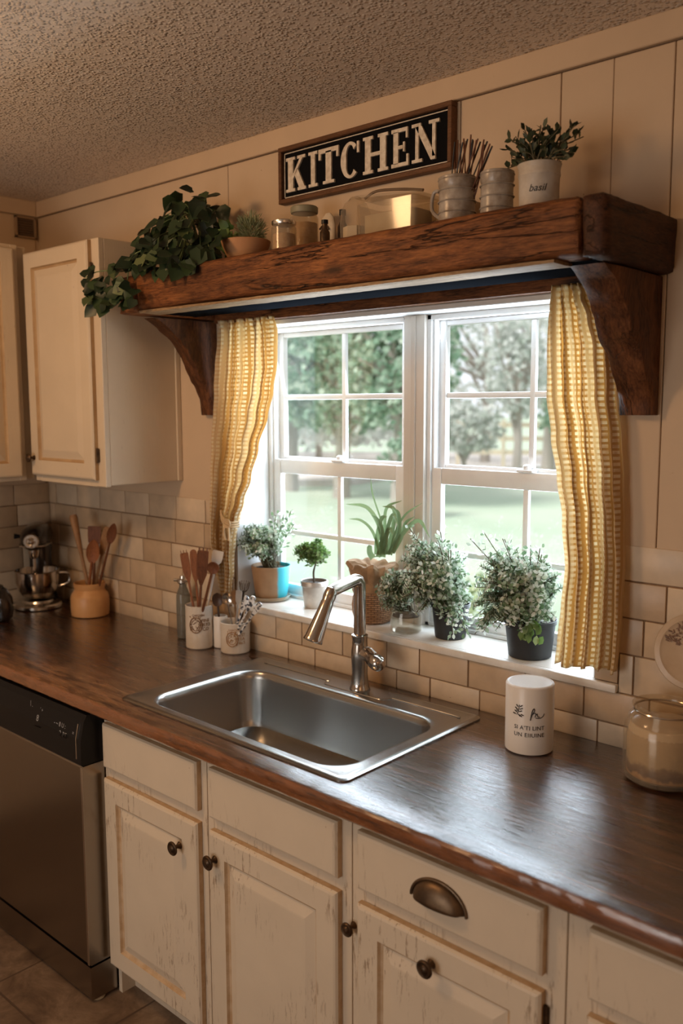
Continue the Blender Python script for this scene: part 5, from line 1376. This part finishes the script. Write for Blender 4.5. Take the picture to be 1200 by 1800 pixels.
def tree(label, c, h, cr, cz, crz, nleaf, lsz, mat, trunk_r=.18, group=None, name='tree', gap=.52):
    t = thing(name, label, 'tree', c, group)
    c = Vector(c); bm = B(); topc = c + Vector((0, 0, h * .75))
    if trunk_r:
        tube(bm, [c - Vector((0, 0, .2)), c + Vector((.05, 0, h * .3)), topc], [trunk_r, trunk_r * .75, trunk_r * .3], 10)
        for k in range(14):
            a = rnd(0, 2 * PI); s0 = c + Vector((0, 0, h * rnd(.25, .6))); e = c + Vector((cr * .8 * math.cos(a), cr * .8 * math.sin(a), cz + rnd(-.4, .8) * crz)); tube(bm, spline([s0, (s0 + e) / 2 + Vector((0, 0, .2)), e], 4), [trunk_r * .35] * 4 + [trunk_r * .15] * 5, 6)
        obj('trunk', bm, BARK, t)
    L = leafset(); k = 0; tries = 0
    while k < nleaf and tries < nleaf * 8:
        tries += 1
        d_ = rv(); r = rnd(.35, 1) ** .6; q = Vector((d_.x * cr * r, d_.y * cr * r, cz + d_.z * crz * r)) + c
        if noise.noise(q * (1.6 / max(.6, cr * .4))) < gap - .6: continue
        leaf(L, q, rv(), rv(), lsz * rnd(.6, 1.4), lsz * .8, .1); k += 1
    obj('crown', (L[0], L[1]), mat, t, angle=80); return t
def gp(px_, dist):
    r = RT * ((px_ - 600) / F) + FW; r.z = 0; r.normalize(); q = CAM + r * dist; q.z = GZ; return q
tree('big leafy green tree filling the left window beyond the lawn', gp(600, 21), 4.6, 2.0, 3.35, 1.9, 5200, .17, TREEM, .22)
tree('full green tree at the left edge of the left window', gp(512, 23), 4.6, 1.7, 3.2, 1.7, 3600, .18, TREEM, .2)
tree('green tree behind the window post', gp(700, 19), 4.2, 1.35, 3.2, 1.6, 3200, .16, TREEM, .2)
tree('small dark green shrub at the foot of the green tree', gp(700, 17), .9, .42, 1.15, .42, 900, .11, TREEM, .06, name='shrub')
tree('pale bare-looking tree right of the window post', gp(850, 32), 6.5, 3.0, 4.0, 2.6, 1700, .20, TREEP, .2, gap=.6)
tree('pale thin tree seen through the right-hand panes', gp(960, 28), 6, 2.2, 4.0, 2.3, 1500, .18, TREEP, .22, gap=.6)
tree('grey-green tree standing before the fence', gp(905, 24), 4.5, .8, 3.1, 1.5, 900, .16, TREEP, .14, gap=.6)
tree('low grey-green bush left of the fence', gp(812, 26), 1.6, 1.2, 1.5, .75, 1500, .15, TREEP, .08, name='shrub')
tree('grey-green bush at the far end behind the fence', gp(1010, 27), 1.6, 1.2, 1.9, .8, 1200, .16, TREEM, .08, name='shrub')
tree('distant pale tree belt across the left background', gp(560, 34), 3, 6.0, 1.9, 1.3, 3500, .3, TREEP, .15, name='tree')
tree('small yellow-green garden shrub on the lawn below the right window', gp(868, 7.0), .8, .38, .55, .34, 1000, .05, BUSHM, .02, name='shrub')
# fence
f0, f1 = gp(800, 30), gp(1060, 30); f0.z = f1.z = GZ
t = thing('wooden_fence', 'pale horizontal board fence across the far side of the lawn', 'fence', (f0 + f1) / 2)
FW_ = simple('weathered_fence', (.62, .54, .40), .8, c2=(.48, .42, .33), scale=3)
dirf = (f1 - f0).normalized(); Lf = (f1 - f0).length; nf = Vector((-dirf.y, dirf.x, 0))
def fbox(a, b_, z0, z1, th=.03):
    bm = B(); P = []
    for z in (z0, z1):
        for q in (f0 + dirf * a, f0 + dirf * b_):
            for s_ in (-th, th): P.append(bm.verts.new(q + nf * s_ + Vector((0, 0, z))))
    for f in ((0, 1, 3, 2), (4, 5, 7, 6), (0, 1, 5, 4), (2, 3, 7, 6), (0, 2, 6, 4), (1, 3, 7, 5)): bm.faces.new([P[i] for i in f])
    return bm
for z in (.55, 1.0, 1.45): obj('rail', fbox(0, Lf, z, z + .16), FW_, t, smooth=False)
k = 0
while k * 1.5 < Lf: obj('post', fbox(k * 1.5, k * 1.5 + .12, 0, 1.7, .06), FW_, t, smooth=False); k += 1
# gravel drive
bm = B(); q0, q1 = gp(470, 30), gp(1150, 30); 
vv = [gp(440, 24), gp(620, 24.5), gp(760, 29), gp(1150, 32), gp(1150, 40), gp(400, 40)]
ff = [bm.verts.new(q + Vector((0, 0, .16))) for q in vv]; gg = [bm.verts.new(q + Vector((0, 0, -.3))) for q in vv]; bm.faces.new(ff)
for i in range(6): bm.faces.new((ff[i], gg[i], gg[(i + 1) % 6], ff[(i + 1) % 6]))
o = obj('driveway', bm, simple('pale_gravel', (.50, .45, .42), .9, c2=(.60, .56, .52), scale=2), smooth=False); o['kind'] = 'structure'

# ------------------------------------------------------------------ light
w = bpy.data.worlds.new('sky'); S.world = w; w.use_nodes = True
bg = w.node_tree.nodes['Background']; bg.inputs[0].default_value = (.90, .95, 1.0, 1); bg.inputs[1].default_value = 1.35
def light(name, kind, loc, to, energy, color, **k):
    l = bpy.data.lights.new(name, kind); l.energy = energy; l.color = color
    for a, v in k.items(): setattr(l, a, v)
    o = bpy.data.objects.new(name, l); COL.objects.link(o); o.location = loc
    o.rotation_euler = (Vector(to) - Vector(loc)).to_track_quat('-Z', 'Y').to_euler(); return o
light('sun', 'SUN', (0, -10, 12), (3, 0, 0), 4.6, (1, .97, .92), angle=.3)
light('window_glare_fill', 'AREA', (.47, .245, 1.54), (.50, -1.2, 1.30), 36, (.74, .87, 1.0), shape='RECTANGLE', size=1.30, size_y=.90)  # added area light just outside the panes, boosts daylight and the worktop glare
light('rear_fill', 'AREA', (.5, -4.2, 1.2), (.0, -1.0, 1.60), 30, (1, .94, .88), shape='RECTANGLE', size=1.6, size_y=1.3)  # added soft fill in front of the closed rear wall, no window there
light('assumed_ceiling_lamp', 'AREA', (-.15, -1.75, 2.44), (.2, -.5, 1.5), 12.5, (1, .58, .28), shape='DISK', size=.4)  # assumed unseen lamp, placed from the way the shadows fall, no fixture built
light('assumed_warm_lamp', 'POINT', (2.7, -2.4, 2.0), (0, 0, 0), 6.5, (1, .56, .27), shadow_soft_size=.25)  # assumed unseen lamp, added to warm the right side, no fixture built

vs_ = S.view_settings; vs_.view_transform = 'Standard'; vs_.look = 'None'; vs_.gamma = 1; vs_.use_curve_mapping = False; vs_.exposure = -0.08
